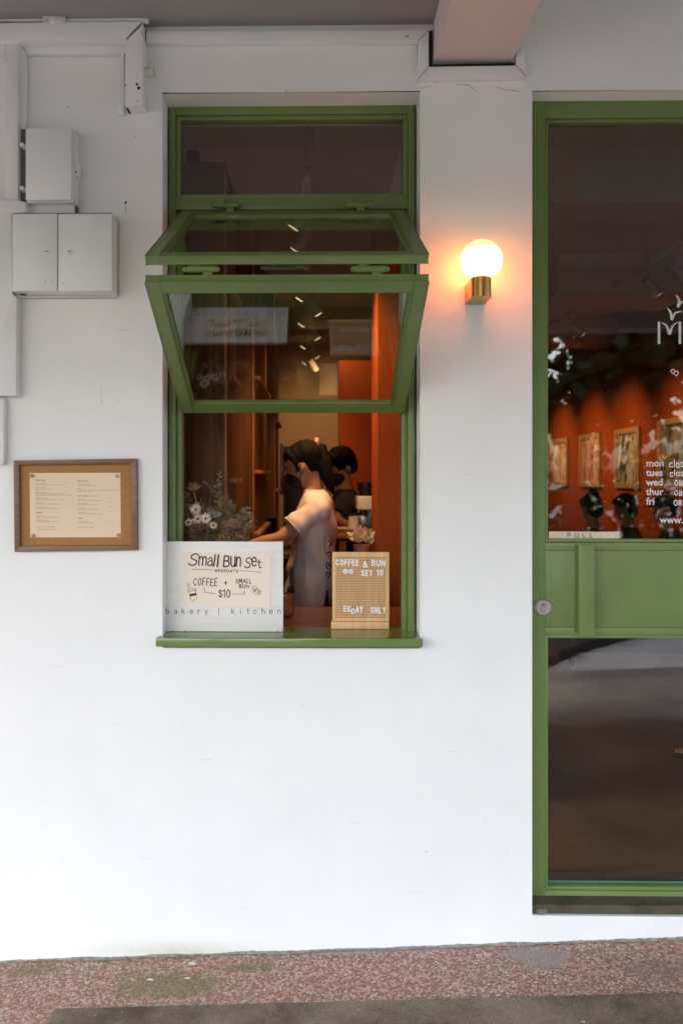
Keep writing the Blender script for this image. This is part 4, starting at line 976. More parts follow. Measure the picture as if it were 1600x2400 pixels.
# adapter and cable on top of the near cabinet
ad = empty('power_adapter', tuple(P(452, 409, .6)), 'black power adapter with cable on top of the near wooden cabinet', 'adapter')
zt_ = 2.8305; a = P(440, 400, .6)
MB().box(px(438, .6), px(468, .6), .58, .63, pz(398, .6), pz(352, .6), .004).build('adapter_body', BLACK, ad, 40)
mb = MB(); cpts = [P(X, Y, .58) for X, Y in ((452, 392), (456, 412), (475, 406), (468, 388), (495, 389), (520, 404), (535, 424), (545, 450), (552, 475))]
mb.tube([Vector(v) for v in cr([tuple(v) for v in cpts], n=6)] if False else cpts, .0035, 8); mb.build('cable', mat('blue_black_cable', (.02, .03, .05), .4), ad, 180)
MB().box(px(440, .6), px(462, .6), .585, .625, 2.8302, pz(399, .6)).build('plug_base', BLACK, ad)

# bouquet ------------------------------------------------------------
bq = empty('dried_bouquet', (px(500, .27), .27, SILZ), 'dried flower bouquet with proteas daisies and eucalyptus behind the white sign', 'bouquet')
MB().lathe((px(500, .27), .27, SILZ), [(.001, 0), (.05, 0), (.06, .03), (.055, .12), (.045, .15), (.05, .17), (.044, .17), (.04, .15), (.001, .02)], 28).build('vase', mat('grey_stoneware', (.2, .19, .17), .6), bq, 50)
EUC = mat('eucalyptus_leaf', (.24, .21, .125), .7, var=(40, .3)); TWIG = mat('dry_twig', (.3, .18, .09), .8, var=(60, .3))
def leafq(mb, c, d, nrm, ln, wd, fold=.15):
    d = d.normalized(); sdir = d.cross(nrm).normalized(); n2 = sdir.cross(d)
    p0 = c; p1 = c + d * ln * .35 + sdir * wd + n2 * wd * fold; p2 = c + d * ln; p3 = c + d * ln * .35 - sdir * wd + n2 * wd * fold; pm = c + d * ln * .7 + sdir * wd * .75; pn = c + d * ln * .7 - sdir * wd * .75
    mb.poly([p0, p1, pm, p2]); mb.poly([p0, p2, pn, p3])
def rv(): return Vector((random.uniform(-1, 1), random.uniform(-1, 1), random.uniform(-1, 1)))
def sprig(pts, ys, n_, size, rnd):
    path = [Vector(P(X, Y, y)) for (X, Y), y in zip(pts, ys)]
    path.append(Vector((px(500, .27) + random.uniform(-.02, .02), .27, SILZ + .16)))
    sm = [Vector(v) for v in cr([tuple(v) for v in path], n=8)] if False else path
    dense = []
    for a, b_ in zip(path, path[1:]):
        for k in range(8): dense.append(a.lerp(b_, k / 8))
    mb = MB(); mb.tube(path, [.001 + .0006 * k for k in range(len(path))], 6)
    m_ = int(len(dense) * .8)
    for i in range(n_):
        t = i / n_; c = dense[int(t * m_)]; s = size * (.5 + .9 * min(1, t * 2.2)); ax = (dense[min(int(t * m_) + 1, len(dense) - 1)] - c).normalized()
        ang = i * 2.4; pr = ax.cross(Vector((0, 1, 0))).normalized(); sd = Matrix.Rotation(ang, 3, ax) @ pr
        leafq(mb, c, sd + ax * -.35, (ax + rv() * .4).normalized(), s * rnd[0], s * rnd[1])
    mb.build('eucalyptus_sprig', EUC, bq, recalc=False)
sprig([(516, 1104), (511, 1142), (513, 1190), (508, 1230)], (.24, .25, .26, .27), 34, .018, (1, .45))
sprig([(479, 1129), (504, 1153), (524, 1163), (541, 1187), (548, 1216), (535, 1245)], (.25, .25, .25, .26, .27, .27), 44, .017, (1, .45))
sprig([(582, 1190), (574, 1206), (570, 1229), (550, 1262)], (.22, .23, .24, .26), 20, .027, (1, .6))
DAI = mat('papery_petal', (.82, .66, .56), .7, var=(200, .15)); CEN = mat('daisy_centre', (.3, .17, .06), .8)
def daisy(X, Y, y, r, tilt):
    c = Vector(P(X, Y, y)); ax = (Vector((tilt, -1, .45))).normalized(); mb = MB()
    u = ax.cross(Vector((0, 0, 1))).normalized(); w_ = ax.cross(u)
    for lay, n_ in ((1.0, 20), (.8, 16), (.55, 12)):
        for k in range(n_):
            a = 2 * pi * k / n_ + lay * 3 + random.uniform(-.1, .1); d = (u * cos(a) + w_ * sin(a) + ax * (.25 + (1 - lay) * 1.2)).normalized()
            leafq(mb, c, d, ax, r * lay * random.uniform(.85, 1.1), r * .085)
    f = mb.build('daisy', DAI, bq, recalc=False)
    mb = MB(); mb.ell(c + ax * .004, (.005, .005, .005), seg=10, rg=6); mb.build('flower_centre', CEN, f, 180)
    mb = MB(); mb.tube([c, c + Vector((0, .03, -.05)), Vector((px(500, .27), .27, SILZ + .16))], .0013, 6); mb.build('stem', TWIG, f)
daisy(460, 1195, .20, .028, -.25); daisy(465, 1217, .195, .025, -.4); daisy(482, 1216, .19, .025, .25); daisy(443, 1225, .195, .018, -.3); daisy(500, 1232, .19, .017, .2)
PUR = mat('protea_purple', (.13, .06, .085), .85, var=(120, .4)); BRC = mat('dry_bract', (.46, .28, .14), .8, var=(80, .4))
def spikes(mb, c, ax, n_, r, spread, w_, bend=0):
    for k in range(n_):
        d = (ax + rv() * spread).normalized(); st = c + d * r * .15
        leafq(mb, st, d, rv().normalized(), r * random.uniform(.75, 1.1), w_, .3)
def protea(X, Y, y, r, ax, bract):
    c = Vector(P(X, Y, y)); ax = Vector(ax).normalized(); mb = MB(); mb.ell(c + ax * r * .2, (r * .55, r * .5, r * .55), seg=14, rg=8); spikes(mb, c, ax, 520, r, .95, .0011)
    f = mb.build('protea', PUR, bq, recalc=False)
    mb = MB()
    for k in range(bract):        # thin curved bract strands
        d = (ax + rv() * .9).normalized(); st = c - ax * r * .3 + d * r * .5; ln = r * random.uniform(.8, 1.5); bend = (rv() * .35 + Vector((0, 0, -.25))) * ln
        mb.tube([st, st + d * ln * .5, st + d * ln + bend * .5], [.0012, .0011, .0003], 4, flat=.5)
    mb.build('bract', BRC, f, 180)
protea(472, 1250, .20, .04, (-.1, -.7, .8), 160); protea(548, 1247, .20, .036, (.25, -.9, .5), 330)
mb = MB(); spikes(mb, Vector(P(454, 1152, .25)), Vector((-.1, -.2, 1)), 60, .034, .8, .0014); mb.tube([P(454, 1152, .25), P(468, 1200, .26), (px(495, .27), .27, SILZ + .16)], .0016, 6); mb.build('dried_thistle', BRC, bq, recalc=False)
mb = MB(); spikes(mb, Vector(P(436, 1172, .24)), Vector((-.3, -.2, .8)), 50, .036, .9, .0013); mb.tube([P(436, 1172, .24), P(452, 1215, .26), (px(495, .27), .27, SILZ + .16)], .0016, 6); mb.build('dried_thistle', TWIG, bq, recalc=False)
mb = MB()
for X, Y in ((488, 1195), (494, 1202), (499, 1197), (503, 1204), (509, 1203), (512, 1209), (505, 1210), (516, 1205)): mb.ell(P(X, Y, .2), (.008, .007, .007), seg=12, rg=8)
mb.tube([P(500, 1203, .21), P(505, 1225, .23), (px(500, .27), .27, SILZ + .16)], .0015, 6)
mb.build('berry_cluster', mat('dry_berry', (.2, .18, .14), .8, var=(90, .3), bump=(400, .5, .001)), bq, 60)
def grass(n_, m_, box, name, ln):
    mb = MB(); base = Vector((px(490, .27), .27, SILZ + .15))
    for k in range(n_):
        X = random.uniform(*box[:2]); Y = random.uniform(*box[2:]); top = Vector(P(X, Y, random.uniform(.2, .32)))
        mid = base.lerp(top, .6) + Vector((random.uniform(-.015, .015), random.uniform(-.02, .02), .03)); dr = top + Vector((random.uniform(-.02, .03), 0, random.uniform(-.025, .004)))
        mb.tube([base + rv() * .012, mid, top, dr], [.0014, .0011, .0008, .0003], 5)
        if ln:
            for j in range(4): c = mid.lerp(top, j / 3.0); leafq(mb, c, rv() + Vector((0, 0, .4)), rv().normalized(), ln * random.uniform(.5, 1.1), ln * .18)
    mb.build(name, m_, bq, recalc=False)
grass(90, BRC, (428, 545, 1165, 1250), 'dried_grass', 0)
grass(150, mat('olive_leaf', (.16, .14, .06), .8, var=(60, .4)), (428, 560, 1180, 1265), 'dried_leaf', .022)
grass(130, TWIG, (426, 592, 1205, 1268), 'dried_leaf', .02)
grass(70, BRC, (500, 594, 1205, 1262), 'dried_leaf', .02)

# ------------------------------------------------------------------ people
SKIN = mat('skin', (.44, .21, .12), .5, var=(30, .08), spec=.3); HAIR = mat('black_hair', (.0035, .003, .003), .75, spec=.12, bump=((190, 190, 22), .9, .004))
MASK = mat('black_mask_cloth', (.01, .01, .012), .8); DENIM = mat('dark_trousers', (.03, .035, .06), .85); SHOE = mat('dark_shoe', (.02, .02, .02), .6)
def head_parts(mb, hc, fwd, up, sc=1.0):
    """skin head: skull, jaw, nose, ears, neck is added by the caller; fwd/up are unit vectors"""
    f = Vector(fwd).normalized(); u = Vector(up); u = (u - f * u.dot(f)).normalized(); sd = f.cross(u)
    M = Matrix((f, sd, u)).transposed()
    def at(a, b_, c): return Vector(hc) + f * a * sc + sd * b_ * sc + u * c * sc
    mb.ell(at(0, 0, .02), (.092 * sc, .072 * sc, .09 * sc), M); mb.ell(at(.03, 0, -.045), (.058 * sc, .055 * sc, .065 * sc), M)
    mb.ell(at(.052, 0, -.09), (.026 * sc, .026 * sc, .02 * sc), M)
    mb.tube([at(.085, 0, .012), at(.104, 0, -.022), at(.088, 0, -.03)], [.008 * sc, .013 * sc, .01 * sc], 8)
    for s in (-1, 1):
        mb.ell(at(-.005, s * .074, -.012), (.018 * sc, .008 * sc, .03 * sc), M); mb.ell(at(.075, s * .03, .028), (.014 * sc, .022 * sc, .008 * sc), M)
    return at, M
def hand(mb, w, d, nrm, sc=1.0):
    """palm and five bent fingers starting at the wrist w, pointing along d, back of the hand along nrm"""
    d = Vector(d).normalized(); n_ = Vector(nrm); n_ = (n_ - d * n_.dot(d)).normalized(); sd = d.cross(n_); w = Vector(w)
    mb.tube([w, w + d * .04 * sc, w + d * .085 * sc], [.024 * sc, .036 * sc, .034 * sc], 12, flat=.5)
    for k, ln in enumerate((.066, .076, .071, .055)):
        b0 = w + d * .08 * sc + sd * (k - 1.5) * .019 * sc; t1_ = b0 + (d - n_ * .25) * ln * .5 * sc; t2 = t1_ + (d - n_ * .8).normalized() * ln * .5 * sc
        mb.tube([b0, t1_, t2], [.0095 * sc, .0088 * sc, .007 * sc], 8)
    b0 = w + d * .03 * sc - sd * .03 * sc; mb.tube([b0, b0 + (d * .6 - sd * .7).normalized() * .035 * sc, b0 + (d * .9 - sd * .45 - n_ * .2).normalized() * .07 * sc], [.013 * sc, .011 * sc, .008 * sc], 8)
def eyes(at, par, sc=1.0):
    for s in (-1, 1): MB().ell(at(.086, s * .031, .012), (.006 * sc, .014 * sc, .0045 * sc), seg=10, rg=6).build('eye', BLACK, par, 180)

# woman at the counter, seen from her left side
WY = 1.29
wm = empty('person', (px(735, WY), WY, ZF), 'woman with a ponytail and black mask in a pale pink printed t-shirt', 'person')
fw = Vector((-.93, .2, -.26)); up = Vector((-.3, .03, .95)); hc = Vector(P(712, 1090, WY))
mb = MB(); at, MH = head_parts(mb, hc, fw, up)
nb_ = Vector(P(735, 1158, WY)); mb.tube([at(-.03, 0, -.03), nb_ + Vector((0, 0, .01)), nb_ + Vector((.01, 0, -.06))], [.05, .047, .06], 16)
shn = Vector(P(751, 1190, WY - .16)); elb = Vector(P(656, 1264, WY - .22)); wr = Vector(P(566, 1286, WY - .2))
mb.tube([shn, shn.lerp(elb, .5), elb, elb.lerp(wr, .4), wr], [.046, .043, .036, .037, .024], 14); hand(mb, wr, (wr - elb), (0, -.4, 1), .95)
shf = Vector(P(748, 1183, WY + .19)); elf = Vector(P(690, 1270, WY + .24)); wrf = Vector(P(600, 1290, WY + .16))
mb.tube([shf, shf.lerp(elf, .5), elf, wrf], [.046, .043, .036, .024], 14); hand(mb, wrf, (wrf - elf), (0, .4, 1), .95)
hip = Vector((px(722, WY), WY, ZF + .84)); mb.ell(hip + Vector((0, 0, .12)), (.09, .14, .18)); mb.ell(hip + Vector((.015, 0, .40)), (.07, .14, .19))
for s in (-1, 1): mb.tube([hip + Vector((0, s * .08, 0)), hip + Vector((.0, s * .09, -.4)), hip + Vector((.03, s * .09, -.76))], [.075, .052, .036], 12)
mb.tube([nb_ + Vector((0.01, 0, -.04)), hip + Vector((.01, 0, .3))], [.06, .08], 12)
mb.fused('body', SKIN, wm, .008, 3); eyes(at, wm)
def fold(co): return .008 * noise.noise(co * 8) + .009 * noise.noise((co.x * 30, co.y * 30, co.z * 5)) + .005 * sin(co.z * 26 + co.x * 40 + 3 * noise.noise(co * 5))
mb = MB(); rs = []
for Y, Xa, Xb, hy_ in ((1414, 668, 770, .185), (1400, 669, 777, .19), (1340, 675, 785, .195), (1280, 683, 786, .2), (1225, 690, 785, .2), (1190, 700, 782, .195), (1172, 701, 780, .18), (1160, 709, 774, .14), (1150, 715, 767, .095), (1145, 717, 762, .08)):
    a, b_ = P(Xa, Y, WY), P(Xb, Y, WY); c = (a + b_) / 2; rs.append((c, ((b_.x - a.x) / 2, -.02, 0), (.02, hy_, 0)))
mb.rings(rs, 32)
slE = shn.lerp(elb, .7); mb.tube([shn + Vector((.0, .07, .0)), shn + Vector((0, .01, -.012)), shn.lerp(elb, .4), slE], [.05, .053, .06, .069], 18)
slF = shf.lerp(elf, .62); mb.tube([shf + Vector((.0, -.06, .02)), shf, slF], [.06, .065, .075], 18)
TEE = mat('pale_pink_cotton', (.6, .5, .48), .85, var=(14, .06), bump=(500, .15, .001))
tee = mb.fused('t_shirt', TEE, wm, .009, 4, fold)
mb = MB(); sl = (elb - shn).normalized(); mb.tube([slE - sl * .014, slE - sl * .003], [.0668, .0678], 24); mb.build('sleeve_hem', TEE, wm, 50)
mb = MB()
for s in (-1, 1): mb.tube([hip + Vector((0, s * .075, .1)), hip + Vector((0, s * .09, -.38)), hip + Vector((.03, s * .09, -.72))], [.105, .08, .062], 16)
mb.ell(hip + Vector((0, 0, .06)), (.115, .165, .12)); mb.fused('trousers', DENIM, wm, .012, 3)
for s in (-1, 1): MB().ell((hip.x - .02, WY + s * .09, ZF + .04), (.12, .045, .04)).build('shoe', SHOE, wm, 180)
mb = MB(); mb.ell(at(-.02, 0, .038), (.094, .081, .086), MH); mb.ell(at(.045, 0, .07), (.044, .066, .034), MH); mb.ell(at(-.05, 0, .0), (.044, .07, .06), MH)
mb.ell(at(.072, 0, .05), (.018, .054, .022), MH)
for s in (-1, 1): mb.tube([at(.035, s * .068, .06), at(.022, s * .076, .02), at(.016, s * .075, -.03)], [.018, .012, .005], 10)
tie = Vector(P(737, 1043, WY))
pt = [tie + Vector((-.02, 0, 0)), tie, Vector(P(750, 1050, WY)), Vector(P(758, 1085, WY - .02)), Vector(P(766, 1118, WY - .03)), Vector(P(775, 1142, WY - .03)), Vector(P(782, 1162, WY - .03))]
mb.tube(pt, [.028, .02, .033, .038, .034, .022, .005], 16)
mb.fused('hair', HAIR, wm, .007, 3, lambda co: .0022 * sin(co.x * 160 + co.z * 60 + 5 * noise.noise(co * 12)))
mb = MB()
for k in range(12):
    a = 2 * pi * k / 12; mb.ell(tie + Vector((.012 * cos(.6), .026 * cos(a), .026 * sin(a))), (.012, .011, .011), seg=10, rg=6)
mb.build('scrunchie', mat('pink_scrunchie', (.5, .22, .18), .8), wm, 180)
mb = MB(); mb.ell(at(.05, 0, -.062), (.054, .058, .05), MH); mb.ell(at(.084, 0, -.042), (.026, .034, .026), MH); mk = mb.fused('face_mask', MASK, wm, .007, 3)
mb = MB()
for s in (-1, 1):
    mb.tube([at(.04, s * .057, -.03), at(.012, s * .078, -.012), at(-.008, s * .085, .01)], .0022, 6); mb.tube([at(.035, s * .05, -.075), at(.01, s * .076, -.045), at(-.016, s * .085, -.02)], .0022, 6)
mb.build('mask_strap', MASK, wm, 180)
# print on the back of the shirt
dgz = bpy.context.evaluated_depsgraph_get(); bm_ = bmesh.new(); bm_.from_mesh(tee.data); bm_.transform(Matrix.Translation(wm.location)); bvh = BVHTree.FromBMesh(bm_)
def onshirt(X, Y, o):
    p0 = Vector((0, -D, EYE)); d = (P(X, -Y, WY) - p0).normalized(); h = bvh.ray_cast(p0, d)
    return h[0] - d * (.0025 + o) if h[0] else P(X, -Y, WY - .05)
mb = MB()
for strokes in ([(771, 1256), (776, 1262), (771, 1268), (778, 1274), (772, 1281)], [(778, 1258), (781, 1266), (777, 1272)], [(764, 1297), (772, 1294), (779, 1297), (774, 1303), (766, 1301)], [(771, 1306), (776, 1311)],
                [(767, 1318), (764, 1326), (768, 1333), (775, 1335)], [(774, 1318), (770, 1325), (777, 1328)], [(765, 1344), (769, 1340), (775, 1346), (770, 1353), (765, 1349), (765, 1344)], [(766, 1239), (763, 1262), (760, 1290)]):
    mb.ribbon([(X, -Y) for X, Y in strokes], 3.2 if strokes[0][0] != 766 or strokes[0][1] != 1239 else .8, 0, onshirt)
mb.build('shirt_print', INK, wm)

def barista():
    y = 2.35; sc = F / (y + D)
    r = empty('person', (px(785, y), y, ZF), 'barista with short black hair and black mask working behind the woman', 'person')
    f = Vector((-.8, -.35, -.4)); u = Vector((-.3, -.1, .95)); hc = Vector(P(801, 1094, y)); mb = MB(); at, M = head_parts(mb, hc, f, u, 1.0)
    ch = hc + Vector((.03, 0, -.34)); mb.tube([hc + Vector((0, 0, -.04)), hc + Vector((.03, 0, -.2))], [.05, .06], 12)
    for s, tgt in ((-1, (832, 1235)), (1, (848, 1228))):
        a = ch + Vector((.0, s * .17, .13)); e = Vector(P(788, 1235, y + s * .2)); w_ = Vector(P(tgt[0], tgt[1], y - .12 + s * .06))
        if s == -1: e = Vector(P(786, 1215, y - .2))
        mb.tube([a, a.lerp(e, .5), e, w_], [.048, .045, .038, .026], 12); hand(mb, w_, w_ - e, (0, 0, 1))
    mb.ell(ch, (.09, .15, .2)); hp = ch + Vector((0, 0, -.42)); mb.ell(hp, (.09, .14, .15)); mb.tube([ch, hp], [.09, .09], 12)
    for s in (-1, 1): mb.tube([hp + Vector((0, s * .08, 0)), (hp.x, y + s * .09, ZF + .45), (hp.x, y + s * .09, ZF + .07)], [.075, .05, .036], 12)
    mb.fused('body', SKIN, r, .010, 3); eyes(at, r)
    mb = MB(); mb.rings([((hp.x, y, hp.z - .02), (.12, 0, 0), (0, .17, 0)), ((ch.x, y, ch.z - .15), (.115, 0, 0), (0, .18, 0)), ((ch.x, y, ch.z + .08), (.12, 0, 0), (0, .2, 0)), ((ch.x - .005, y, ch.z + .17), (.075, 0, 0), (0, .14, 0)), ((ch.x - .01, y, ch.z + .2), (.06, 0, 0), (0, .07, 0))], 24)
    for s in (-1, 1):
        a = ch + Vector((0, s * .17, .13)); e = Vector(P(788, 1235, y + s * .2)) if s == 1 else Vector(P(786, 1215, y - .2)); mb.tube([a, a.lerp(e, .7)], [.065, .07], 14)
    mb.fused('t_shirt', mat('black_cotton', (.015, .015, .017), .9), r, .012, 3)
    mb = MB()
    for s in (-1, 1): mb.tube([hp + Vector((0, s * .075, .02)), (hp.x, y + s * .09, ZF + .45), (hp.x, y + s * .09, ZF + .09)], [.1, .075, .06], 14)
    mb.fused('trousers', DENIM, r, .014, 3)
    for s in (-1, 1): MB().ell((hp.x - .03, y + s * .09, ZF + .04), (.12, .045, .04)).build('shoe', SHOE, r, 180)
    mb = MB(); mb.ell(at(-.012, 0, .04), (.1, .09, .092), M); mb.ell(at(.045, 0, .065), (.058, .078, .05), M); mb.ell(at(-.05, 0, 0), (.055, .078, .07), M)
    mb.fused('hair', HAIR, r, .009, 3, lambda co: .003 * sin(co.x * 150 + co.y * 90 + 5 * noise.noise(co * 12)))
    mb = MB(); mb.ell(at(.052, 0, -.05), (.056, .058, .058), M); mb.fused('face_mask', MASK, r, .009, 2)
barista()

def diner(label, x, y, ang, cloth, style, foot=False):
    """seated on a stool; local +x is the way they face"""
    r = empty('person', (0, 0, 0), label, 'person', 'people sitting inside the shop'); mb = MB()
    hc = Vector((.04, 0, 1.2)); at, M = head_parts(mb, hc, (.95, 0, -.2), (.2, 0, 1))
    mb.tube([hc + Vector((-.01, 0, -.05)), (0, 0, 1.0)], [.05, .06], 12); mb.ell((0, 0, .82), (.09, .15, .2)); mb.ell((-.02, 0, .56), (.12, .16, .12)); mb.tube([(0, 0, .85), (-.02, 0, .56)], [.1, .11], 12)
    for s in (-1, 1):
        mb.tube([(0, s * .17, .94), (.06, s * .22, .72), (.3, s * .13, .76)], [.047, .04, .026], 12); hand(mb, (.3, s * .13, .76), (1, -.2 * s, -.05), (0, 0, 1), .95)
        mb.tube([(0, s * .09, .52), (.4, s * .1, .5), (.42, s * .1, .09)], [.075, .055, .036], 12)
        mb.ell((.47, s * .1, .045), (.1, .036, .022)); mb.tube([(.42, s * .1, .1), (.44, s * .1, .05)], [.036, .034], 10)
        for k in range(5): mb.tube([(.54, s * .1 + (k - 2) * .014, .038), (.575 + .01 * (2 - abs(k - 1.5)), s * .1 + (k - 2) * .016, .033)], [.0095, .0075], 8)
    mb.fused('body', SKIN, r, .011, 3); eyes(at, r)
    mb = MB(); mb.rings([((-.02, 0, .5), (.15, 0, 0), (0, .19, 0)), ((0, 0, .72), (.125, 0, 0), (0, .18, 0)), ((0, 0, .9), (.12, 0, 0), (0, .2, 0)), ((0, 0, .99), (.08, 0, 0), (0, .14, 0)), ((.0, 0, 1.03), (.06, 0, 0), (0, .07, 0))], 24)
    for s in (-1, 1): mb.tube([(0, s * .16, .94), (.045, s * .215, .78)], [.066, .064], 14)
    mb.fused('top', cloth, r, .013, 3)
    mb = MB()
    for s in (-1, 1): mb.tube([(-.02, s * .09, .54), (.4, s * .1, .51), (.42, s * .1, .28 if foot else .12)], [.095, .075, .062], 14)
    mb.ell((-.03, 0, .54), (.15, .18, .1)); mb.fused('trousers', DENIM, r, .014, 3)
    for s in (-1, 1):
        mb = MB(); mb.ell((.48, s * .1, .012), (.13, .05, .012)); mb.tube([(.5, s * .1 - .045, .02), (.5, s * .1, .066), (.5, s * .1 + .045, .02)], .01, 8)
        mb.build('sandal', BLACK, r, 180)
    mb = MB()
    if style == 'cap':
        mb.ell(at(-.01, 0, .055), (.1, .084, .075), M); mb.ell(at(.11, 0, .05), (.075, .065, .009), M); mb.fused('cap', BLACK, r, .009, 2)
        mb = MB(); mb.ell(at(-.05, 0, 0), (.052, .078, .07), M); mb.fused('hair', HAIR, r, .01, 2)
    else:
        mb.ell(at(-.015, 0, .045), (.1, .086, .088), M); mb.ell(at(-.055, 0, -.01), (.052, .076, .09), M); mb.ell(at(.045, 0, .07), (.055, .07, .04), M)
        if style == 'bun': mb.ell(at(-.05, 0, .125), (.05, .05, .045), M)
        mb.fused('hair', HAIR, r, .01, 3, lambda co: .004 * noise.noise(co * 40))
    mb = MB(); mb.lathe((-.03, 0, 0), [(.16, 0), (.17, .01), (.03, .03), (.028, .42)], 20)
    r.location = (x, y, ZF); r.rotation_euler = (0, 0, ang)
    st = empty('stool', (0, 0, 0), 'x', 'stool', 'stools in the shop'); mb.build('pedestal', BLACK, st, 50)
    MB().lathe((-.03, 0, 0), [(.001, .42), (.17, .42), (.175, .435), (.17, .45), (.001, .452)], 24).build('seat', CABD, st, 50)
    st.location = r.location; st.rotation_euler = (0, 0, ang); st['label'] = 'round wooden stool under the ' + label.replace('seated diner', 'diner').replace(' at the right edge of', ' beyond').replace(', furthest left', ''); return r
diner('seated diner with a hair bun inside the door, furthest left', 2.48, 4.5, 2.0, mat('rust_cloth', (.2, .06, .03), .9), 'bun')
diner('seated diner with loose dark hair beside the framed pictures', 2.85, 4.65, 2.6, mat('olive_cloth', (.06, .05, .03), .9), 'long')
diner('seated diner in a black cap and navy top inside the door', 3.06, 4.3, 2.9, mat('navy_cloth', (.02, .022, .06), .9), 'cap')
diner('person in sandals sitting at the right edge of the lower glass', 2.47, 1.42, 3.05, mat('grey_cloth', (.12, .12, .12), .9), 'long', True)
# table
bn = empty('bench', (2.4, 3.9, ZF), 'long dark wooden bench back in front of the seated diners', 'bench')
MB().box(1.9, 3.55, 3.86, 3.9, ZF + .06, ZF + .86, .004).build('bench_back', mat('dark_bench_wood', (.05, .022, .01), .5), bn, 40)
MB().box(1.95, 3.5, 3.56, 3.855, ZF + .4, ZF + .44, .004).build('bench_seat', MATS['dark_bench_wood'], bn, 40)
for X in (2.0, 3.45): MB().box(X - .025, X + .025, 3.6, 3.85, ZF + .0005, ZF + .3995, .003).build('leg', MATS['dark_bench_wood'], bn)
tb = empty('cafe_table', (2.1, 5.3, ZF), 'small round wooden table in front of the seated diners', 'table')
MB().lathe((2.1, 5.3, ZF), [(.001, .72), (.34, .72), (.35, .735), (.34, .75), (.001, .752)], 36).build('table_top', CABD, tb, 50)
MB().lathe((2.1, 5.3, ZF), [(.22, 0), (.23, .012), (.035, .03), (.03, .719)], 24).build('pedestal', BLACK, tb, 50)

# ------------------------------------------------------------------ pictures on the orange wall
def art(name, seed, c1, c2, c3):
    m, n, l, b = nodes(name); tc = n.new('ShaderNodeTexCoord'); no = n.new('ShaderNodeTexNoise'); no.inputs['Scale'].default_value = 2.2 + seed * .5; no.inputs['Detail'].default_value = 4; no.inputs['Distortion'].default_value = 1.2
    mp = n.new('ShaderNodeMapping'); mp.inputs['Location'].default_value = (seed * 3, seed, 0); mp.inputs['Scale'].default_value = (1, 1.6 if seed != 2 else 4, 1 if seed != 2 else .4)
    l.new(tc.outputs['Object'], mp.inputs[0]); l.new(mp.outputs[0], no.inputs['Vector']); rp = n.new('ShaderNodeValToRGB'); e = rp.color_ramp.elements
    e[0].position = .38; e[0].color = (*c1, 1); e[1].position = .62; e[1].color = (*c3, 1); q = e.new(.48); q.color = (*c2, 1)
    l.new(no.outputs[0], rp.inputs[0]); l.new(rp.outputs[0], b.inputs['Base Color']); b.inputs['Roughness'].default_value = .5; return m
PF = mat('pale_picture_wood', (.5, .3, .13), .5, wood=((5, 40, 5), (.4, .22, .09)))
for k, (Xa, Xb, lab, cols) in enumerate(((1293, 1330, 'pink print in a pale wood frame, furthest along the orange wall', ((.5, .2, .18), (.75, .45, .4), (.85, .75, .68))),
      (1358, 1405, 'red striped print in a pale wood frame on the orange wall', ((.25, .03, .03), (.6, .25, .22), (.78, .5, .45))),
      (1440, 1497, 'grey sketch of a dark figure in a pale wood frame on the orange wall', ((.02, .02, .02), (.45, .37, .3), (.62, .53, .46))),
      (1540, 1655, 'large dark landscape print in a pale wood frame near the door edge', ((.03, .03, .03), (.2, .15, .12), (.4, .33, .28))))):
    ya = RX * F / (Xa - CX) - D; yb = RX * F / (Xb - CX) - D
    r = empty('picture_frame', (RX, (ya + yb) / 2, 1.48), lab, 'framed picture', 'framed pictures on the orange wall'); z0, z1 = 1.48, 2.17 if k < 3 else 2.2; w_ = .06; t_ = RX - .035
    mb = MB()
    mb.box(t_, RX - .001, yb, yb + w_, z0, z1, .002); mb.box(t_, RX - .001, ya - w_, ya, z0, z1, .002); mb.box(t_ + .0004, RX - .001, yb + w_, ya - w_, z0, z0 + w_, .002); mb.box(t_ + .0004, RX - .001, yb + w_, ya - w_, z1 - w_, z1, .002)
    mb.build('frame', PF, r, 40)
    MB().box(RX - .012, RX - .0015, yb + w_, ya - w_, z0 + w_, z1 - w_).build('print', art('art_print_' + 'abcd'[k], k + 1, *cols), r)

# ------------------------------------------------------------------ kitchen things
def mach(name, label, cat, loc): return empty(name, loc, label, cat)
bk = mach('kitchen_bench', 'dark kitchen bench with a pale steel top at the back of the kitchen', 'bench', (.3, 3.8, ZF))
MB().box(px(655, 3.4), .9, 3.4, 4.0, ZF + .86, ZF + .9, .003).build('bench_top', mat('steel_top', (.3, .27, .24), .35, metal=.8), bk)
MB().box(px(660, 3.42), .88, 3.45, 3.98, ZF + .001, ZF + .8595).build('bench_base', mat('dark_laminate', (.03, .02, .015), .5), bk)
fr = mach('refrigerator', 'tall black refrigerator with a bright steel handle in the kitchen', 'refrigerator', (px(690, 4.3), 4.5, ZF))
MB().box(px(664, 4.3), px(728, 4.3), 4.3, 4.95, ZF + .001, pz(1046, 4.3), .006).build('fridge_body', BLACK, fr, 40)
MB().box(px(657, 4.26), px(664, 4.26), 4.22, 4.3, pz(1160, 4.26), pz(1040, 4.26), .004).build('handle', mat('bright_steel', (.75, .75, .72), .25, metal=1), fr, 40)
b2 = mach('work_table', 'wooden work table beside the barista', 'table', (.3, 1.95, ZF))
MB().box(px(790, 1.75), .75, 1.75, 2.2, pz(1250, 1.75) - .03, pz(1250, 1.75), .003).build('table_top', CTR, b2, 40)
TZ = pz(1250, 1.75)
for (X, yy) in ((px(790, 1.75) + .03, 1.78), (.72, 1.78), (px(790, 1.75) + .03, 2.17), (.72, 2.17)): MB().box(X - .02, X + .02, yy - .02, yy + .02, ZF, TZ - .0305, .002).build('leg', CAB, b2)
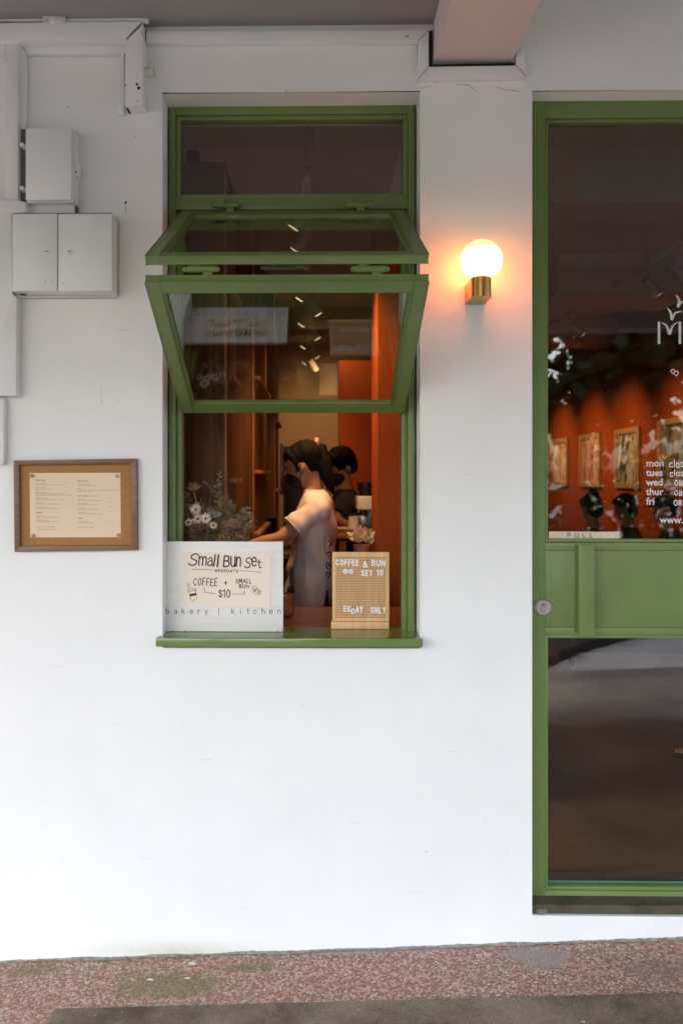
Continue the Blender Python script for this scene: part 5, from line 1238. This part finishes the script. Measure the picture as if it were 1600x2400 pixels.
em = mach('espresso_machine', 'small white espresso machine with black hopper by the orange pillar', 'coffee machine', (px(855, 1.95), 1.95, TZ))
ex0, ex1 = px(836, 1.9), px(876, 1.9)
MB().box(ex0, ex1, 1.9, 2.15, pz(1196, 1.9), pz(1163, 1.9), .012, 3).build('machine_body', mat('white_enamel', (.7, .62, .54), .35), em, 40)
MB().box(ex0 + .01, ex1 - .005, 2.03, 2.15, TZ + .0005, pz(1196, 1.9) - .0005, .006).build('machine_back', STEEL, em, 40)
MB().box(ex0, ex1, 1.88, 2.14, TZ + .0005, TZ + .025, .004).build('drip_tray', BLACK, em, 40)
MB().lathe(((ex0 + ex1) / 2 + .01, 2.0, pz(1163, 1.9)), [(.001, 0), (.035, 0), (.05, .05), (.05, .075), (.03, .08), (.001, .08)], 24).build('hopper', BLACK, em, 50)
mb = MB(); mb.tube([(ex0 + .04, 1.94, pz(1197, 1.9)), (ex0 + .04, 1.94, pz(1208, 1.9))], .022, 16); mb.tube([(ex0 + .04, 1.94, pz(1204, 1.9)), (ex0 - .05, 1.86, pz(1208, 1.9))], .009, 10); mb.build('portafilter', BLACK, em, 50)
jr = mach('coffee_jug', 'pale enamel jug standing on the work table beside the machine', 'jug', (px(829, 1.85), 1.85, TZ))
MB().lathe((px(829, 1.85), 1.85, TZ), [(.001, 0), (.03, 0), (.034, .02), (.03, .07), (.033, .09), (.03, .09), (.027, .07), (.03, .02), (.001, .006)], 24).build('body', mat('cream_enamel', (.6, .5, .38), .3), jr, 50)
bs = mach('flower_pot', 'small terracotta pot of pale dried flowers above the letter board', 'dried flowers', (px(851, 1.1), 1.1, SILZ))
STZ = pz(1316, 1.15); sx_ = px(849, 1.15)
sdd = mach('plant_stand', 'slim dark wooden stand beside the orange pillar carrying the pot of dried flowers', 'stand', (sx_, 1.15, ZF))
MB().box(sx_ - .06, sx_ + .055, 1.09, 1.21, STZ - .02, STZ, .003).build('stand_top', CAB, sdd, 40)
for a_, b2_ in ((-.045, 1.105), (.04, 1.105), (-.045, 1.195), (.04, 1.195)): MB().box(sx_ + a_ - .012, sx_ + a_ + .012, b2_ - .01, b2_ + .01, ZF + .0005, STZ - .0205, .002).build('leg', CAB, sdd)
pc = Vector((sx_, 1.15, STZ + .0004)); bs.location = pc
MB().lathe(pc, [(.001, 0), (.026, 0), (.04, .06), (.044, .08), (.04, .08), (.036, .06), (.001, .02)], 28).build('pot', mat('terracotta', (.4, .17, .07), .7, var=(30, .15)), bs, 50)
mb = MB(); random.seed(21)
for k in range(150):
    d = Vector((random.uniform(-.7, .7), random.uniform(-.7, .4), random.uniform(.3, 1))).normalized(); c = pc + Vector((0, 0, .075)) + d * random.uniform(.02, .075)
    leafq(mb, c, d + rv() * .4, rv().normalized(), .03, .008)
mb.build('dried_flowers', mat('pale_dry_petal', (.62, .5, .34), .8, var=(60, .3)), bs, recalc=False)
bl = mach('storage_tub', 'dark blue plastic tub on the floor by the wooden cabinet', 'tub', (px(630, 2.8), 2.8, ZF))
b3 = mach('side_shelf', 'low wooden side shelf carrying the dark blue tub', 'shelf', (px(628, 2.8), 2.8, ZF))
MB().box(px(608, 2.7), px(652, 2.7), 2.7, 3.1, ZF + .001, pz(1258, 2.7), .003).build('shelf_body', CAB, b3)
z0 = pz(1258, 2.7) + .0005; bl.location.z = z0
MB().rings([((px(628, 2.85), 2.88, z0 + t), (r, 0, 0), (0, r, 0)) for t, r in ((0, .045), (.005, .05), (.11, .06), (.115, .064), (.12, .064))], 28).build('body', mat('blue_plastic', (.02, .03, .14), .4), bl, 50)
bl['label'] = 'dark blue plastic tub on the side shelf by the wooden cabinet'
sk = mach('jar_row', 'yellow topped glass jar standing on the kitchen bench', 'jar', (0, 0, 0))
jz = ZF + .9005; j0 = Vector((px(668, 3.55), 3.55, jz)); sk.name = 'storage_jar'; sk.location = j0
MB().lathe(j0, [(.001, 0), (.055, 0), (.06, .01), (.06, .13), (.045, .15), (.001, .15)], 24).build('jar_body', mat('amber_jar', (.3, .19, .06), .25), sk, 50)
MB().lathe(j0, [(.001, .1505), (.05, .1505), (.05, .18), (.001, .182)], 24).build('lid', mat('yellow_lid', (.45, .3, .08), .5), sk, 50)
tr = mach('serving_tray', 'pale round wooden tray on the work table', 'tray', (px(812, 1.8), 1.95, TZ))
MB().lathe((px(812, 1.8), 1.92, TZ), [(.001, .001), (.1, .001), (.115, .02), (.112, .02), (.098, .006), (.001, .006)], 32).build('tray', mat('pale_wood', (.5, .34, .2), .5), tr, 50)
po = mach('wall_notice', 'pale paper notice taped on the beige partition in the kitchen', 'notice', tuple(P(770, 925, 6.29)))
MB().box(px(749, 6.29), px(790, 6.29), 6.291, 6.2985, pz(926, 6.29), pz(852, 6.29)).build('sheet', mat('notice_paper', (.6, .5, .42), .8), po)

# ------------------------------------------------------------------ track lights
SPOTC = (1.0, .56, .24)
WARM = mat('lamp_lens', (.9, .8, .6), .3, emit=(1, .66, .36, .28)); WHITEM = mat('white_metal', (.5, .46, .43), .5)
def spot_proto(d, name, label, grp):
    """lamp head hanging at the origin (its clamp), pointing along d"""
    r = empty(name, (0, 0, 0), label, 'spotlight', grp); d = Vector(d).normalized()
    MB().tube([(0, 0, 0), (0, 0, -.1)], .008, 10).build('stem', WHITEM, r, 50)
    c = Vector((0, 0, -.13)); MB().tube([c - d * .05, c + d * .075], .032, 20).build('lamp_body', WHITEM, r, 50)
    MB().tube([c + d * .0755, c + d * .079], .025, 20).build('lens', WARM, r, 50)
    return r
def add_spot(loc, d, energy, size=60):
    ld = bpy.data.lights.new('spot_beam', 'SPOT'); ld.energy = energy; ld.color = SPOTC; ld.spot_size = radians(size); ld.spot_blend = 1.0; ld.shadow_soft_size = .08
    o = bpy.data.objects.new('spot_beam', ld); COL.objects.link(o); d = Vector(d).normalized(); o.location = Vector(loc) + Vector((0, 0, -.13)) + d * .09
    o.rotation_euler = d.to_track_quat('-Z', 'Y').to_euler()
tk = empty('ceiling_track', (px(722, 1), 1, 2.9), 'white lighting track running back from the serving window', 'lighting track')
MB().box(-.045, -.012, .85, 6.2, 2.9, 2.925, .002).build('rail', WHITEM, tk, 40)
mb = MB(); [mb.tube([(-.028, y, 2.925), (-.028, y, 3.499 if not 1.95 < y < 2.35 else 3.18)], .005, 8) for y in (1.2, 3.0, 4.9)]; mb.build('drop_rod', WHITEM, tk, 50)
ju = empty('ceiling_conduit', tuple(P(725, 380, 1.0)), 'white conduit with a switch box on the ceiling seen through the transom', 'conduit')
MB().tube([(-.02, .725, 3.245), (-.02, 1.1, 3.245), (-.02, 1.3, 3.2), (-.02, 1.32, 3.0)], .011, 10).build('tube', WHITEM, ju, 60)
MB().box(px(716, 1.02), px(735, 1.02), 1.0, 1.05, 3.04, 3.2, .003).build('switch_box', mat('clear_plastic_box', (.36, .32, .32), .3), ju)
hs = [(717, .86, -1), (704, 1.22, -1), (708, 2.3, -1), (733, 2.75, 1), (712, 3.15, -1), (733, 3.7, 1), (712, 4.15, -1), (733, 4.7, 1), (712, 5.1, -1), (733, 5.6, 1)]
pa = spot_proto((-.55, .2, -.8), 'track_spotlight', 'lit white track spotlight nearest the window aimed left', 'spotlights on the track behind the serving window')
pb = spot_proto((.5, .25, -.8), 'track_spotlight', 'x', 'spotlights on the track behind the serving window')
ua = ub = False
ordw = ('first', 'second', 'third', 'fourth', 'fifth', 'sixth', 'seventh', 'eighth', 'ninth', 'tenth')
for i, (X, y, s) in enumerate(hs):
    if s < 0:
        o = pa if not ua else copy_tree(pa); ua = True
    else:
        o = pb if not ub else copy_tree(pb); ub = True
    o.location = (-.028 + .02 * s, y, 2.899)
    o['label'] = 'lit track spotlight aimed %s, %s along the track counting from the serving window' % ('left' if s < 0 else 'right', ordw[i])
for a in (((0, .86, 2.9), (.1, .3, -.9), 8, 85), ((-.05, 1.22, 2.9), (.02, .1, -.95), 4, 60), ((0, 1.15, 2.9), (.1, -.15, -.95), 3, 100), ((-.05, 2.3, 2.9), (-.1, .3, -.9), 6, 80),
          ((0, 2.75, 2.9), (.5, .1, -.8), 3, 80), ((0, 3.7, 2.9), (.3, .3, -.9), 6, 100), ((-.05, 4.15, 2.9), (-.05, .5, -.7), 4, 90), ((0, 5.1, 2.9), (.1, .8, -.6), 5, 110)): add_spot(*a)
# track along the orange wall
tk2 = empty('ceiling_track', (2.13, 4, 2.95), 'white lighting track hung in front of the orange wall', 'lighting track')
MB().box(2.11, 2.145, 1.6, 9.6, 2.95, 2.975, .002).build('rail', WHITEM, tk2, 40)
mb = MB(); [mb.tube([(2.128, y, 2.975), (2.128, y, 3.499 if y < 7 or y > 7.4 else 3.2)], .005, 8) for y in (2.5, 5.0, 8.5)]; mb.build('drop_rod', WHITEM, tk2, 50)
pc_ = spot_proto((.75, .25, -.62), 'track_spotlight', 'x', 'spotlights facing the orange wall')
for i, y in enumerate((2.05, 2.45, 3.9, 5.2, 6.4, 7.6, 8.7)):
    o = pc_ if i == 0 else copy_tree(pc_); o.location = (2.128, y, 2.949)
    o['label'] = 'lit spotlight facing the orange wall, %s along its track from the door' % ordw[i]
for y, e in ((5.3, 7), (6.7, 8), (7.85, 8), (9.15, 8), (4.0, 6)):
    add_spot((2.3, y - .25, 2.95), (1.25, .25, -1.0), e * 1.25, 78)

# ------------------------------------------------------------------ street side (seen only as reflections in the glass), plus an added canopy that blocks sky
LEAF = mat('tree_leaf', (.045, .075, .022), .85, var=(1.5, .35), spec=.15); BARK = mat('bark', (.08, .06, .045), .9, bump=(30, .6, .01))
def tree(x, y, h, r, label, seed, lo=.45, n_=9, per=330, big=1.7):
    rnd = random.Random(seed); t = empty('street_tree', (x, y, -.42), label, 'tree', 'trees across the road'); mb = MB()
    mb.tube([(x, y, -.42), (x + .1, y, h * .4), (x + .2, y + .1, h * .75)], [.22, .16, .07], 10)
    cl = []
    for k in range(n_):
        a = rnd.uniform(0, 2 * pi); e = Vector((x + r * .75 * cos(a) * rnd.uniform(.4, 1), y + r * .75 * sin(a) * rnd.uniform(.4, 1), h * rnd.uniform(lo, 1))); cl.append(e)
        mb.tube([(x + .1, y, h * .38), ((x + e.x) / 2, (y + e.y) / 2, (h * .45 + e.z) / 2 + .2), e], [.08, .05, .02], 7)
    mb.build('trunk', BARK, t, 180); mb = MB()
    for e in cl:
        for k in range(per):
            v = Vector((rnd.gauss(0, 1), rnd.gauss(0, 1), rnd.gauss(0, .6))) * r * .24; d = Vector((rnd.uniform(-1, 1), rnd.uniform(-1, 1), rnd.uniform(-1, .5)))
            leafq(mb, e + v, d, Vector((rnd.uniform(-1, 1), rnd.uniform(-1, 1), rnd.uniform(-1, 1))).normalized(), rnd.uniform(.14, .26) * big, rnd.uniform(.04, .075) * big)
    mb.build('crown', LEAF, t, recalc=False)
for x, y, h, r, w, k in ((4.2, -10.5, 5.2, 2.4, 'with the lowest crown, facing the door', 40), (7.6, -12, 6.0, 2.8, 'furthest to the right beside the hedge end', 41), (1.4, -13, 5.6, 2.6, 'behind the middle of the hedge', 42)):
    tree(x, y, h, r, 'leafy street tree across the road ' + w, k, per=290, big=1.5)
for x, y, h, r, w, k in ((-3.2, -8.6, 8.2, 3.2, 'left', 50), (2.6, -9, 8.6, 3.4, 'right', 51)):
    tree(x, y, h, r, 'added tall tree canopy blocking high sky light over the road on the %s' % w, k, .68, 14, 420)  # trees added to cut high sky light and even out the wall
hd = MB(); rnd = random.Random(3)
for k in range(4200):
    c = Vector((rnd.uniform(.5, 16), rnd.uniform(-15.6, -14.6), rnd.uniform(-.4, 1.9 + .3 * sin(k)))); leafq(hd, c, Vector((rnd.uniform(-1, 1), rnd.uniform(-1, 1), rnd.uniform(-.5, 1))), Vector((rnd.uniform(-1, 1), 1, rnd.uniform(-1, 1))).normalized(), .3, .1)
hg = hd.build('hedge', LEAF, None, recalc=False); tag(hg, 'long dense hedge across the road behind the trees', 'hedge')
